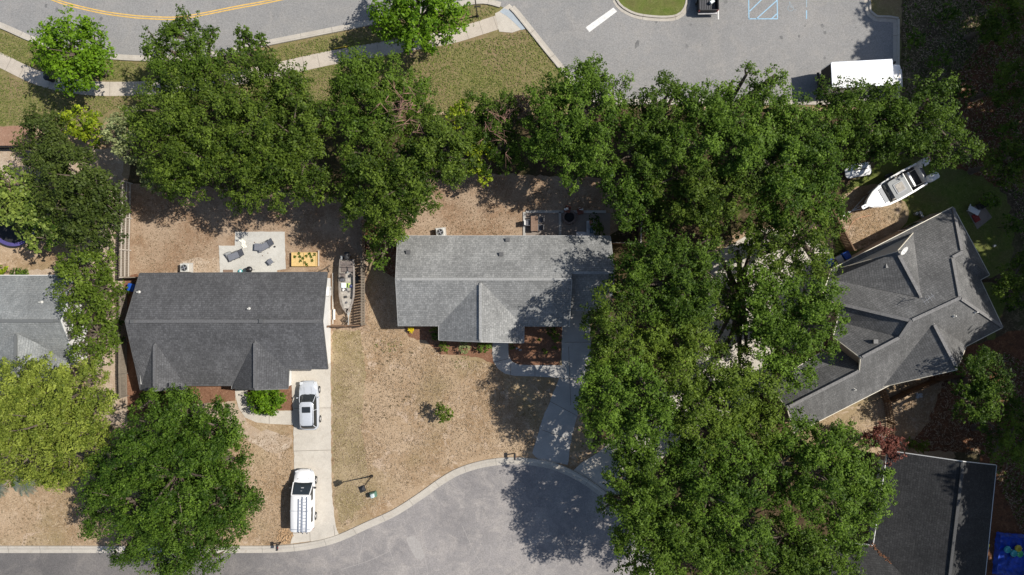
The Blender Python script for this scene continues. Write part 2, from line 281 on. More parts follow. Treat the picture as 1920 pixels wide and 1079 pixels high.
class MB:
    """collects shapes into one mesh"""
    def __init__(s): s.v = []; s.f = []; s.uv = []
    def add(s, vs, fs, uvs=None):
        k = len(s.v); s.v += [tuple(p) for p in vs]; s.f += [tuple(i + k for i in f) for f in fs]
        s.uv += uvs if uvs else [None] * len(fs); return s
    def box(s, c, d, rz=0.0, rx=0.0, ry=0.0, taper=1.0):
        R = Matrix.Rotation(rz, 3, 'Z') @ Matrix.Rotation(ry, 3, 'Y') @ Matrix.Rotation(rx, 3, 'X')
        vs = []
        for z in (-.5, .5):
            k = taper if z > 0 else 1
            for x, y in ((-.5, -.5), (.5, -.5), (.5, .5), (-.5, .5)):
                vs.append(Vector(c) + R @ Vector((x * d[0] * k, y * d[1] * k, z * d[2])))
        return s.add(vs, [(3, 2, 1, 0), (4, 5, 6, 7), (0, 1, 5, 4), (1, 2, 6, 5), (2, 3, 7, 6), (3, 0, 4, 7)])
    def tube(s, p, q, r0, r1=None, n=8):
        p = Vector(p); q = Vector(q); r1 = r0 if r1 is None else r1
        d = (q - p).normalized(); a = d.orthogonal().normalized(); b = d.cross(a)
        vs = []
        for c, r in ((p, r0), (q, r1)):
            for k in range(n):
                t = 2 * math.pi * k / n; vs.append(c + a * (r * math.cos(t)) + b * (r * math.sin(t)))
        return s.add(vs, [(k, (k + 1) % n, n + (k + 1) % n, n + k) for k in range(n)] + [tuple(range(n - 1, -1, -1)), tuple(range(n, 2 * n))])
    def path(s, pts, rs, n=7):
        pts = [Vector(p) for p in pts]
        if isinstance(rs, (int, float)): rs = [rs] * len(pts)
        vs = []
        for i, p in enumerate(pts):
            d = (pts[min(i + 1, len(pts) - 1)] - pts[max(i - 1, 0)]).normalized()
            a = d.cross(Vector((0.13, 0.07, 1))); a = a.normalized() if a.length > 1e-3 else Vector((1, 0, 0)); b = d.cross(a)
            for k in range(n):
                t = 2 * math.pi * k / n; vs.append(p + a * (rs[i] * math.cos(t)) + b * (rs[i] * math.sin(t)))
        fs = [(i * n + k, i * n + (k + 1) % n, (i + 1) * n + (k + 1) % n, (i + 1) * n + k) for i in range(len(pts) - 1) for k in range(n)]
        fs += [tuple(range(n - 1, -1, -1)), tuple(range((len(pts) - 1) * n, len(pts) * n))]
        return s.add(vs, fs)
    def lathe(s, prof, c=(0, 0, 0), n=20):
        vs = []
        for r, z in prof:
            for k in range(n):
                t = 2 * math.pi * k / n; vs.append((c[0] + r * math.cos(t), c[1] + r * math.sin(t), c[2] + z))
        m = len(prof)
        fs = [(i * n + k, i * n + (k + 1) % n, (i + 1) * n + (k + 1) % n, (i + 1) * n + k) for i in range(m - 1) for k in range(n)]
        fs += [tuple(range(n - 1, -1, -1)), tuple(range((m - 1) * n, m * n))]
        return s.add(vs, fs)
    def prism(s, poly, z0, z1):
        n = len(poly); vs = [(p[0], p[1], z0) for p in poly] + [(p[0], p[1], z1) for p in poly]
        return s.add(vs, [tuple(range(n - 1, -1, -1)), tuple(range(n, 2 * n))] + [(k, (k + 1) % n, n + (k + 1) % n, n + k) for k in range(n)])
    def loft(s, secs, caps=True):
        n = len(secs[0]); vs = [p for sec in secs for p in sec]
        fs = [(i * n + k, i * n + (k + 1) % n, (i + 1) * n + (k + 1) % n, (i + 1) * n + k) for i in range(len(secs) - 1) for k in range(n)]
        if caps: fs += [tuple(range(n - 1, -1, -1)), tuple(range((len(secs) - 1) * n, len(secs) * n))]
        return s.add(vs, fs)
    def build(s, name, m, parent=None, smooth=False, world=False, bevel=0.0, angle=35):
        off = Vector(parent.location) if (parent is not None and world) else Vector((0, 0, 0))
        me = bpy.data.meshes.new(name)
        me.from_pydata([tuple(Vector(p) - off) for p in s.v], [], s.f)
        if any(u is not None for u in s.uv):
            l = me.uv_layers.new(name="UVMap")
            for p in me.polygons:
                u = s.uv[p.index]
                if u:
                    for j, li in enumerate(p.loop_indices): l.data[li].uv = u[j]
        me.materials.append(M[m] if isinstance(m, str) else m)
        import bmesh
        bm = bmesh.new(); bm.from_mesh(me); bmesh.ops.recalc_face_normals(bm, faces=bm.faces[:])
        if bevel: bmesh.ops.bevel(bm, geom=bm.edges[:], offset=bevel, segments=2, affect='EDGES', profile=0.5)
        bm.to_mesh(me); bm.free()
        if smooth:
            for p in me.polygons: p.use_smooth = True
            try: me.set_sharp_from_angle(angle=math.radians(angle))
            except Exception: pass
        o = bpy.data.objects.new(name, me); COL.objects.link(o)
        if parent is not None: o.parent = parent
        return o

def smooth_line(pts, step=0.5, closed=False):
    pts = [Vector((p[0], p[1], 0)) for p in pts]; out = []
    n = len(pts)
    for i in range(n if closed else n - 1):
        if closed: p0, p1, p2, p3 = pts[(i - 1) % n], pts[i], pts[(i + 1) % n], pts[(i + 2) % n]
        else: p0, p1, p2, p3 = pts[max(i - 1, 0)], pts[i], pts[i + 1], pts[min(i + 2, n - 1)]
        m = max(1, int((p2 - p1).length / step))
        for k in range(m):
            t = k / m
            out.append(0.5 * ((2 * p1) + (p2 - p0) * t + (2 * p0 - 5 * p1 + 4 * p2 - p3) * t * t + (3 * p1 - p0 - 3 * p2 + p3) * t ** 3))
    if not closed: out.append(pts[-1])
    return out
def sheet(name, pix, m, z, smooth=False, kind="structure", wobble=0.0, label=None, cat=None):
    """one flat sheet of the setting; pix = outline in ground pixels"""
    pts = [GP(u, v) for u, v in pix]
    if smooth: pts = smooth_line(pts, 0.5, True)
    if wobble:
        q = []
        for i in range(len(pts)):
            a, b = pts[i], pts[(i + 1) % len(pts)]; m_ = max(1, int((b - a).length / 0.35))
            for k in range(m_):
                p = a.lerp(b, k / m_); q.append(p + Vector((max(-.16, min(.16, random.gauss(0, wobble))), max(-.16, min(.16, random.gauss(0, wobble))), 0)))
        pts = q
    import bmesh
    me = bpy.data.meshes.new(name); bm = bmesh.new()
    vs = [bm.verts.new((p[0], p[1], 0)) for p in pts]
    f = bm.faces.new(vs); bm.normal_update()
    if f.normal.z < 0: bmesh.ops.reverse_faces(bm, faces=[f])
    bmesh.ops.triangulate(bm, faces=[f], ngon_method='EAR_CLIP')
    bm.to_mesh(me); bm.free(); me.materials.append(M[m])
    o = bpy.data.objects.new(name, me); COL.objects.link(o); o.location = (0, 0, z)
    return tag(o, kind=kind, label=label, cat=cat)
def band(name, pix, w, m, z, smooth=True, profile=None, kind="structure", gap=0.0):
    """a strip following a line: flat, or with a cross-section profile [(offset, height), ...]"""
    pts = [GP(u, v) for u, v in pix]
    if smooth: pts = smooth_line(pts, 0.4)
    prof = profile or [(-w / 2, 0), (w / 2, 0)]
    b = MB(); rows = []; L = 0
    for i, p in enumerate(pts):
        d = (pts[min(i + 1, len(pts) - 1)] - pts[max(i - 1, 0)]).normalized(); nrm = Vector((-d.y, d.x, 0))
        if i: L += (p - pts[i - 1]).length
        rows.append(([p + nrm * o + Vector((0, 0, z + h)) for o, h in prof], L))
    k = len(prof)
    for i in range(len(rows) - 1):
        (r0, l0), (r1, l1) = rows[i], rows[i + 1]
        for j in range(k - 1):
            b.add([r0[j], r0[j + 1], r1[j + 1], r1[j]], [(0, 1, 2, 3)], [[(l0, prof[j][0]), (l0, prof[j + 1][0]), (l1, prof[j + 1][0]), (l1, prof[j][0])]])
    o = b.build(name, m)
    for p in o.data.polygons:
        if p.normal.z < 0: p.flip()
    return tag(o, kind=kind)
# ------------------------------------------------------------------ the setting: ground, roads, paths
sheet("ground", [(-16000, -16000), (18000, -16000), (18000, 18000), (-16000, 18000)], "dry_lawn", 0.0)
sheet("verge_ground", [(-700, -900), (2900, -900), (2900, 178), (1960, 176), (1640, 196), (1200, 205), (1050, 215), (980, 205), (720, 215), (600, 235), (400, 230), (250, 215), (150, 240), (60, 238), (-700, 238)], "verge_grass", 0.004, wobble=0.10)
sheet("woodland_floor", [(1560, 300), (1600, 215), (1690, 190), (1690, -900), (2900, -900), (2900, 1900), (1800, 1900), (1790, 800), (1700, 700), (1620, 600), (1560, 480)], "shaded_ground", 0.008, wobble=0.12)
sheet("litter_patch", [(1800, -40), (1860, 40), (1790, 150), (1800, 230), (1760, 290), (1860, 350), (1980, 330), (2100, 100), (2050, -60)], "leaf_litter", 0.012, smooth=True, wobble=0.10)
sheet("bare_soil", [(1700, 760), (1760, 690), (1850, 640), (1960, 640), (2040, 900), (1900, 1200), (1830, 1200), (1840, 880), (1800, 850), (1700, 835)], "leaf_litter", 0.012, smooth=True, wobble=0.10)
sheet("yard_grass", [(1585, 350), (1680, 290), (1840, 330), (1890, 365), (1900, 450), (1885, 560), (1860, 640), (1700, 500), (1560, 500)], "lush_grass", 0.016, wobble=0.30)
sheet("dry_patch", [(1578, 372), (1640, 345), (1700, 385), (1690, 430), (1600, 470), (1570, 430)], "dry_lawn", 0.020, smooth=True, wobble=0.08)
sheet("side_yard", [(1530, 800), (1640, 720), (1700, 700), (1770, 715), (1740, 790), (1690, 850), (1560, 850)], "dry_lawn", 0.016, wobble=0.08)
sheet("backyard_soil", [(238, 330), (690, 330), (690, 520), (690, 620), (600, 620), (600, 520), (238, 540)], "backyard_dirt", 0.012, wobble=0.08)
sheet("middle_yard_soil", [(690, 330), (1210, 330), (1210, 460), (900, 470), (700, 470)], "backyard_dirt", 0.010, wobble=0.08)
sheet("left_yard_soil", [(-400, 280), (230, 280), (232, 760), (120, 700), (-400, 560)], "sandy_soil", 0.014, wobble=0.10)
sheet("left_yard_grass", [(-400, 340), (200, 340), (150, 470), (120, 500), (-400, 560)], "dry_lawn", 0.018, wobble=0.10)
sheet("sand_patch", [(340, 492), (372, 484), (411, 488), (412, 520), (340, 520)], "sandy_soil", 0.018, smooth=True, wobble=0.06)
sheet("sand_strip", [(205, 690), (240, 700), (238, 800), (200, 790), (150, 740)], "sandy_soil", 0.022, smooth=True, wobble=0.06)
sheet("bare_strip", [(345, 755), (400, 748), (445, 758), (470, 800), (520, 812), (548, 830), (520, 850), (470, 830), (420, 800), (350, 780)], "sandy_soil", 0.022, smooth=True, wobble=0.07)
sheet("mulch_bed", [(-400, 237), (46, 237), (70, 255), (60, 276), (-400, 276)], "red_soil", 0.022, wobble=0.04)
sheet("mulch_bed", [(238, 700), (268, 716), (440, 716), (442, 752), (380, 758), (320, 765), (240, 790)], "mulch", 0.026, wobble=0.05)
sheet("mulch_bed", [(232, 520), (258, 515), (290, 560), (290, 700), (262, 740), (237, 740)], "mulch", 0.0285, wobble=0.04)
sheet("mulch_bed", [(520, 728), (550, 716), (552, 770), (505, 770), (470, 760), (462, 732)], "mulch", 0.026, wobble=0.04)
sheet("mulch_bed", [(752, 600), (930, 600), (927, 682), (900, 672), (860, 666), (826, 664), (800, 640), (768, 632)], "mulch", 0.022, wobble=0.05)
sheet("mulch_bed", [(950, 600), (1056, 600), (1050, 686), (1000, 688), (965, 684), (952, 668)], "mulch", 0.022, wobble=0.04)
sheet("mulch_bed", [(476, 112), (492, 104), (508, 108), (512, 122), (500, 134), (484, 132), (474, 124)], "mulch", 0.014, smooth=True)
sheet("mulch_bed", [(678, 420), (715, 425), (745, 470), (742, 520), (700, 490), (682, 470)], "leaf_litter", 0.022, smooth=True, wobble=0.05)

sheet("shade_leaf_mould", [(262, 150), (420, 160), (600, 215), (800, 215), (1000, 215), (1180, 205), (1560, 212), (1690, 240), (1590, 345), (1200, 385), (1150, 335), (900, 325), (760, 345), (700, 400), (600, 360), (240, 345)], "canopy_shade_litter", 0.015, wobble=0.06)  # leaf litter with the canopy's shade put into its dark colour
sheet("shade_leaf_mould", [(1204, 380), (1590, 340), (1545, 420), (1400, 425), (1330, 470), (1300, 640), (1180, 790), (1112, 840), (1112, 480)], "canopy_shade_litter", 0.0165, wobble=0.06)
sheet("shade_leaf_mould", [(1130, 960), (1250, 850), (1430, 740), (1500, 830), (1640, 850), (1600, 1010), (1560, 1200), (1240, 1200), (1200, 1000)], "canopy_shade_litter", 0.018, wobble=0.06)
sheet("lawn_strip", [(622, 618), (640, 615), (676, 616), (684, 700), (678, 800), (690, 880), (682, 950), (640, 985), (628, 950), (623, 840)], "green_dry_lawn", 0.006, wobble=0.16)
# north road and car park
K_N = [(-300, -40), (-100, 14), (0, 50), (60, 76), (130, 98), (200, 108), (262, 112), (340, 112), (420, 102), (500, 84), (580, 68), (660, 52), (740, 36), (810, 22), (860, 11), (905, 5), (938, 12)]
K_P = [(966, 24), (1000, 66), (1024, 96), (1052, 130), (1078, 162), (1100, 184), (1130, 193), (1200, 194), (1400, 194), (1560, 194), (1668, 194), (1682, 180), (1682, 118), (1682, 37), (1668, 34), (1642, 33), (1631, 24), (1628, 6), (1628, -60), (1628, -300)]
sheet("road", K_N + [(950, 18)] + K_P + [(1628, -700), (-300, -700)], "road_asphalt", 0.030)
KPROF = [(-0.40, 0.012), (-0.06, 0.010), (0.02, 0.13), (0.17, 0.135), (0.20, -0.01)]
def kerb(pix, flip=False, z=0.030):
    pr = [(-o, h) for o, h in KPROF][::-1] if flip else KPROF
    return band("kerb", pix, 0.6, "kerb_concrete", z, profile=pr)
kerb(K_N, flip=True)
kerb([(958, 16)] + K_P[:7], flip=True)
kerb(K_P[6:11], flip=True)
band("kerb", [(1682, 186), (1682, 118), (1682, 37)], 0.6, "kerb_concrete", 0.030, smooth=False, profile=[(-o, h) for o, h in KPROF][::-1])
kerb([(1683, 37), (1668, 34), (1642, 33), (1631, 24), (1628, 6), (1628, -60), (1628, -300)], flip=True)
isl = [(1153, -60), (1155, -10), (1162, 8), (1178, 20), (1200, 28), (1240, 32), (1268, 29), (1282, 16), (1287, -6), (1288, -60)]
sheet("island_grass", isl, "lush_grass", 0.11)
band("kerb", isl, 0.5, "kerb_concrete", 0.030, profile=[(-0.05, -0.02), (-0.03, 0.125), (0.14, 0.12), (0.18, 0.012), (0.45, 0.010)][::-1] if False else [(-0.45, 0.010), (-0.18, 0.012), (-0.14, 0.12), (0.05, 0.125), (0.06, 0.0)])
# pavement along the verge
PAVE = [(-300, 0), (-100, 66), (0, 113), (60, 142), (110, 158), (170, 166), (240, 167), (320, 163), (400, 153), (480, 140), (560, 122), (620, 109), (660, 102), (740, 88), (800, 77), (850, 68), (900, 53), (934, 42)]
band("pavement", PAVE, 1.36, "pavement_concrete", 0.034)
sheet("pavement", [(928, 26), (936, 22), (946, 14), (955, 8), (964, 16), (966, 26), (978, 36), (990, 52), (960, 62), (936, 60)], "pale_concrete", 0.040)
sheet("tactile_strip", [(937, 23), (944, 16), (965, 24), (976, 35), (990, 53), (978, 57), (962, 41), (949, 30)], "tactile_blue", 0.046)
# paint on the asphalt
YL = [(40, -30), (90, -5), (130, 9), (190, 23), (230, 29), (270, 33), (330, 34.5), (380, 27), (440, 15), (500, 4), (560, -9)]
def offs(pts, d): return [(u + d[0], v + d[1]) for u, v in pts]
band("road_marking", offs(YL, (0, -1.9)), 0.11, "line_yellow", 0.036); band("road_marking", offs(YL, (0, 2.3)), 0.11, "line_yellow", 0.036)
sheet("stop_line", [(1098, 52), (1150, 15), (1157, 22), (1105, 61)], "line_white", 0.036)
band("road_marking", [(1345, -40), (1347, 37)], 0.11, "line_white", 0.036, smooth=False)
for l in ([(1403, -40), (1404, 36)], [(1456, -40), (1457.5, 36)], [(1403, 36), (1458, 36)], [(1405, 22), (1434, -6)], [(1418, 36), (1457, 1)], [(1446, 36), (1457, 26)]):
    band("bay_marking", l, 0.10, "line_blue", 0.036 + 0.002 * (l[0][0] % 3), smooth=False)
band("bay_marking", [(1512, -40), (1512, 14)], 0.08, "line_blue_faded", 0.036, smooth=False); band("bay_marking", [(1512, 20), (1512, 36)], 0.10, "line_blue", 0.036, smooth=False)
# wheelchair symbol, worn
wc = MB()
for (x, y, w, h, r) in ((1480.5, 4.8, 1.6, 1.6, 0), (1480.6, 8.2, .9, 4.8, 0), (1483, 10.3, 4.6, .9, 0), (1484, 13.8, 6.2, 1.0, -.12), (1478.2, 13.2, .8, 3.0, -.4), (1476.8, 16.2, .8, 3.2, .1), (1478.4, 19.6, .8, 3.2, .7), (1482, 21.2, 4.0, .8, .1), (1485.5, 20, .8, 2.6, -.7), (1487.5, 17.4, .9, 4, .4), (1491, 19, 2.2, .8, .5)):
    p = GP(x, y); wc.box((p.x, p.y, 0.038), (w / S, h / S, 0.004), r)
tag(wc.build("wheelchair_marking", "line_blue_faded"), kind="structure")
sheet("oil_stain", [(1191, 82), (1195, 75), (1199, 78), (1198, 87), (1190, 92)], "stain", 0.0352, smooth=True)
sheet("oil_stain", [(1537, 47), (1542, 45), (1546, 50), (1541, 53)], "stain", 0.0352, smooth=True)
sheet("oil_stain", [(1357, 3), (1362, 0), (1364, 6), (1359, 8)], "stain", 0.0352, smooth=True)

for k in range(26):
    u, v = [(random.uniform(1090, 1620), random.uniform(40, 180)), (random.uniform(60, 620), random.uniform(10, 60))][k % 2 if k < 16 else 0]
    if k % 2 and v > 60: continue
    r = random.uniform(1.0, 3.2)
    sheet("oil_stain", [(u + r * math.cos(a) * random.uniform(.7, 1.3), v + r * 1.3 * math.sin(a) * random.uniform(.7, 1.3)) for a in [i * 6.28 / 7 for i in range(7)]], "stain", 0.0345, smooth=True)
# cul-de-sac
K_S = [(-400, 1031), (0, 1031), (200, 1031), (420, 1031), (520, 1030), (580, 1024), (632, 1011), (690, 985), (740, 962), (790, 930), (825, 905), (860, 885), (905, 871), (955, 865), (1005, 868), (1050, 879), (1100, 905), (1145, 940), (1185, 985), (1212, 1040), (1222, 1100), (1215, 1180), (1180, 1260)]
sheet("street", K_S + [(1100, 1400), (-400, 1400)], "street_asphalt", 0.030)
RPROF = [(-0.30, 0.006), (-0.05, 0.004), (0.12, 0.085), (0.30, 0.10), (0.34, -0.02)]
b = band("kerb", K_S, 0.64, "kerb_concrete", 0.030, profile=[(-0.31, 0.006), (0.02, 0.006), (0.18, 0.09), (0.36, 0.10), (0.40, -0.02)])
# tar seams and pale wear patches
for l in ([(672, 1062), (680, 1015), (684, 1000)], [(728, 1026), (742, 1062), (748, 1085)], [(775, 985), (788, 1020), (800, 1060), (803, 1085)], [(866, 985), (905, 1062), (918, 1050), (921, 1020)], [(640, 1068), (690, 1052), (730, 1034)]):
    band("crack_sealant", l, 0.045, "crack_fill", 0.033)
sheet("asphalt_patch", [(762, 1008), (776, 1004), (786, 1016), (797, 1044), (790, 1052), (778, 1046), (768, 1026)], "crack_fill", 0.034, smooth=True, wobble=0.04)
# drives and paths
sheet("driveway", [(547, 680), (620, 680), (621, 760), (621, 840), (622, 900), (624, 945), (629, 985), (636, 1003), (600, 1013), (545, 1020), (550, 1000), (552, 930), (551, 800), (548, 740)], "pale_concrete", 0.036, wobble=0.025)
def joints(ls, w=0.035, z=0.041):
    for l in ls: band("joint", l, w, "bark", z, smooth=False)
joints([[(551, 766), (621, 765)], [(551, 846), (621, 844)], [(551, 1000), (580, 998)], [(581, 997), (582, 1016)], [(628, 1006), (626, 985)]])
sheet("garden_path", [(440, 722), (442, 745), (448, 766), (460, 783), (480, 792), (505, 795), (551, 797), (551, 770), (508, 771), (488, 768), (473, 758), (465, 742), (463, 722)], "pale_concrete", 0.034)
joints([[(505, 770), (505, 795)], [(452, 775), (470, 757)]], z=0.039)
sheet("driveway", [(1054, 600), (1053, 690), (1046, 715), (1030, 755), (1012, 800), (998, 850), (1010, 862), (1064, 872), (1072, 820), (1086, 770), (1104, 720), (1109, 690), (1106, 600), (1100, 570), (1064, 570)], "grey_concrete", 0.036, wobble=0.025)
joints([[(1058, 642), (1108, 642)], [(1050, 710), (1110, 712)], [(1066, 650), (1070, 760)], [(1016, 806), (1080, 830)], [(1030, 752), (1086, 782)]])
sheet("garden_path", [(924, 632), (923, 662), (925, 678), (934, 692), (947, 701), (965, 705), (1000, 706), (1052, 709), (1054, 685), (1000, 685), (972, 684), (960, 678), (954, 668), (953, 655), (953, 632)], "grey_concrete", 0.034)
joints([[(958, 682), (957, 703)], [(1003, 685), (1003, 706)], [(925, 680), (955, 672)]], z=0.039)
sheet("driveway", [(1064, 893), (1090, 868), (1120, 850), (1180, 800), (1290, 700), (1325, 600), (1335, 480), (1420, 430), (1500, 430), (1560, 470), (1570, 560), (1480, 660), (1420, 740), (1250, 850), (1160, 955), (1146, 940), (1100, 906)], "pale_concrete", 0.026)
# patios
sheet("patio", [(441, 435), (534, 435), (536, 505), (520, 507), (520, 520), (413, 520), (411, 461), (441, 461)], "patio_concrete", 0.05, wobble=0.012)
sheet("patio", [(980, 400), (1144, 400), (1144, 450), (980, 450)], "paver", 0.030)
for l in ([(983, 398), (983, 455)], [(986, 397.5), (1136, 397.5)], [(1050, 398), (1050, 455)]):
    band("patio_edging", l, 0.26, "grey_concrete", 0.10, smooth=False, profile=[(-0.13, -0.07), (-0.12, 0.0), (0.12, 0.0), (0.13, -0.07)])
sheet("patio", [(1812, 395), (1840, 380), (1860, 408), (1832, 430)], "paver", 0.030)
# ------------------------------------------------------------------ houses
def inside(poly, x, y):
    c = False; n = len(poly); j = n - 1
    for i in range(n):
        xi, yi = poly[i][0], poly[i][1]; xj, yj = poly[j][0], poly[j][1]
        if (yi > y) != (yj > y) and x < (xj - xi) * (y - yi) / (yj - yi) + xi: c = not c
        j = i
    return c
def plane(f):
    n = Vector((0, 0, 0)); m = len(f)
    for i in range(m):
        a, b = f[i], f[(i + 1) % m]
        n += Vector(((a.y - b.y) * (a.z + b.z), (a.z - b.z) * (a.x + b.x), (a.x - b.x) * (a.y + b.y)))
    n.normalize()
    if n.z < 0: n = -n
    c = sum(f, Vector()) / m
    return n, c
def steep(L, k, z0=2.9):
    return [tuple((p[0], p[1], z0 + (p[2] - z0) * k) for p in f) for f in L]
def house(name, label, faces, foot, ridges, sh, fascia, ridge_m, wall, vents=(), front=(), vent_ridge=True):
    """faces: roof planes as [(u, v, z)...]; foot: wall line in ground pixels; ridges: pairs of points"""
    F = [[G(*p) for p in f] for f in faces]; W = [GP(u, v) for u, v in foot]
    c = sum(W, Vector()) / len(W)
    root = thing(name, label, "house", (c.x, c.y, 0))
    planes = [plane(f) for f in F]
    def rz(x, y):
        best = None
        for f, (n, q) in zip(F, planes):
            if inside(f, x, y):
                z = q.z - (n.x * (x - q.x) + n.y * (y - q.y)) / n.z
                best = z if best is None else max(best, z)
        return best
    b = MB()
    for f, (n, q) in zip(F, planes):
        hdir = Vector((0, 0, 1)).cross(n); hdir = hdir.normalized() if hdir.length > 1e-4 else Vector((1, 0, 0)); s = n.cross(hdir)
        uv = [(p.dot(hdir), p.dot(s)) for p in f]
        fl = list(range(len(f)))
        b.add(f, [tuple(fl)], [uv])
    roof = b.build("roof", sh, root, world=True)
    for p in roof.data.polygons:
        if p.normal.z < 0: p.flip()
    und = MB()
    for f in F: und.add([p - Vector((0, 0, 0.17)) for p in f], [tuple(range(len(f)))])
    und.build("soffit", fascia, root, world=True)
    cnt = {}
    for f in F:
        for i in range(len(f)):
            a, d = f[i], f[(i + 1) % len(f)]
            k = tuple(sorted([(round(a.x, 2), round(a.y, 2)), (round(d.x, 2), round(d.y, 2))]))
            cnt.setdefault(k, []).append((a, d, f))
    fb = MB()
    for k, v in cnt.items():
        if len(v) > 1: continue
        a, d, f = v[0]
        if (a - d).length < 0.05: continue
        # is this edge buried in another plane of the roof?
        mid = (a + d) / 2; hid = False
        for g, (n, q) in zip(F, planes):
            if g is f: continue
            if inside(g, mid.x, mid.y) and q.z - (n.x * (mid.x - q.x) + n.y * (mid.y - q.y)) / n.z > mid.z - 0.6: hid = True
        if hid: continue
        e = (d - a).normalized(); out = Vector((e.y, -e.x, 0)).normalized()
        cc = sum(f, Vector()) / len(f)
        if (mid + out - cc).length < (mid - out - cc).length: out = -out
        t = out * 0.055; up = Vector((0, 0, 0.012)); dn = Vector((0, 0, -0.19))
        fb.add([a + up, d + up, d + up + t, a + up + t, a + dn, d + dn, d + dn + t, a + dn + t],
               [(0, 1, 2, 3), (7, 6, 5, 4), (3, 2, 6, 7), (0, 4, 5, 1), (0, 3, 7, 4), (1, 5, 6, 2)])
    fb.build("fascia", fascia, root, world=True)
    for a, d in ridges:
        rc = MB()
        a = G(*a); d = G(*d); e = (d - a); L = e.length; e.normalize(); side = Vector((0, 0, 1)).cross(e).normalized(); up = e.cross(side)
        if up.z < 0: up = -up
        nseg = max(1, int(L / 0.3))
        for i in range(nseg):
            p = a + e * (L * i / nseg); q = a + e * (L * (i + 1.08) / nseg); l0 = Vector((0, 0, 0.012)); l1 = Vector((0, 0, 0.035))
            w = 0.135
            rc.add([p + side * w - up * 0.03 + l0, p + up * 0.02 + l1, p - side * w - up * 0.03 + l0, q + side * w - up * 0.03 + l0, q + up * 0.02 + l0, q - side * w - up * 0.03 + l0],
                   [(0, 1, 4, 3), (1, 2, 5, 4), (0, 2, 1), (0, 3, 5, 2), (3, 4, 5)])
        if vent_ridge:
            rq = MB(); ang = math.atan2(e.y, e.x); pit = -math.asin(e.z); mid_ = (a + d) / 2 + Vector((0, 0, .045)); rq.box(mid_, (L * .94, .26, .10), ang, 0, pit); rc.v += []; 
            o = rq.build("ridge_vent", ridge_m, root, world=True); o.parent = roof
        o = rc.build("ridge_cap", ridge_m, root, world=True); o.parent = roof
    # walls follow the underside of the roof
    wb = MB(); n = len(W)
    for i in range(n):
        a, d = W[i], W[(i + 1) % n]; m_ = max(1, int((d - a).length / 0.3)); prev = None
        e = (d - a).normalized(); inn = Vector((-e.y, e.x, 0)); 
        if not inside(W, *((a + d) / 2 + inn * 0.1)[:2]): inn = -inn
        vs = []
        for k in range(m_ + 1):
            p = a.lerp(d, k / m_); z = rz(p.x, p.y)
            if z is None: z = 2.75
            z = max(2.1, z - 0.12); vs.append((p.x, p.y, 0)); vs.append((p.x, p.y, z))
        for k in range(m_): wb.add([vs[2 * k], vs[2 * k + 2], vs[2 * k + 3], vs[2 * k + 1]], [(0, 1, 2, 3)])
    wb.build("wall", wall, root, world=True)
    for (u, v, z, kind) in vents:
        p = G(u, v, z); zz = rz(p.x, p.y) or z; vb = MB()
        if kind == 'pipe': vb.tube((p.x, p.y, zz - 0.15), (p.x, p.y, zz + 0.38), 0.055, n=10); vb.lathe([(0.15, 0), (0.13, 0.05), (0.07, 0.12)], (p.x, p.y, zz), 10); mm = "metal_beige"
        elif kind == 'dark': vb.box((p.x, p.y, zz + 0.09), (0.34, 0.30, 0.22), taper=0.8); vb.box((p.x, p.y, zz + 0.23), (0.40, 0.36, 0.04)); mm = "trim_dark"
        o = vb.build("roof_vent", mm, root, world=True); o.parent = roof
    for (u, v, ang, wdt, hgt, sill, kind) in front:
        p = GP(u, v); nrm = Vector((math.cos(ang), math.sin(ang), 0)); R = ang + math.pi / 2
        fr = MB(); fr.box((p.x + nrm.x * .03, p.y + nrm.y * .03, sill + hgt / 2), (wdt + .16, .08, hgt + .16), R)
        nm = {'win': "window", 'door': "door", 'garage': "garage_door"}[kind]
        fo = fr.build(nm, "trim_white", root, world=True)
        pn = MB()
        if kind == 'win':
            for sx in (-1, 1):
                q = Vector((-nrm.y, nrm.x, 0)) * (sx * wdt / 4)
                pn.box((p.x + nrm.x * .06 + q.x, p.y + nrm.y * .06 + q.y, sill + hgt / 2), (wdt / 2 - .05, .05, hgt), R)
            o = pn.build("pane", "glass_dark", root, world=True)
        else:
            for r_ in range(4 if kind == 'garage' else 3):
                for c_ in range(max(1, int(wdt / 0.6))):
                    k = max(1, int(wdt / 0.6)); q = Vector((-nrm.y, nrm.x, 0)) * ((c_ + .5) / k - .5) * wdt; nr = 4 if kind == 'garage' else 3
                    pn.box((p.x + nrm.x * .06 + q.x, p.y + nrm.y * .06 + q.y, sill + hgt * (r_ + .5) / nr), (wdt / k * .8, .05, hgt / nr * .7), R)
            o = pn.build("panel", "trim_grey" if kind == 'door' else "trim_white", root, world=True)
        o.parent = fo
    return root, rz
UPW, DNW, LFW, RTW = math.pi / 2, -math.pi / 2, math.pi, 0.0
# far left house, cut by the frame
house("house", "pale blue-grey shingled house cut off by the left edge of the photo", [
    [(-200, 517, 2.6), (144, 517, 2.6), (114, 602, 4.9), (-240, 602, 4.9)],
    [(-240, 602, 4.9), (114, 602, 4.9), (144, 684, 2.6), (-200, 684, 2.6)],
    [(30, 625, 4.4), (30, 738, 4.4), (-70, 738, 2.4), (-80, 675, 2.75)],
    [(30, 625, 4.4), (30, 738, 4.4), (125, 736, 2.3), (128, 672, 2.75)]],
    [(-200, 527), (164, 527), (164, 674), (112, 674), (112, 722), (-60, 722), (-60, 674), (-200, 674)],
    [((-240, 602, 4.9), (112, 602, 4.9)), ((30, 626, 4.4), (30, 737, 4.4))], "shingle_blue_grey", "trim_white", "shingle_blue_grey", "siding_white",
    vents=[(78, 567, 4.0, 'pipe')], front=[(164, 600, RTW, 1.2, 1.3, .9, 'win'), (80, 527, UPW, 1.6, 1.3, .9, 'win')])
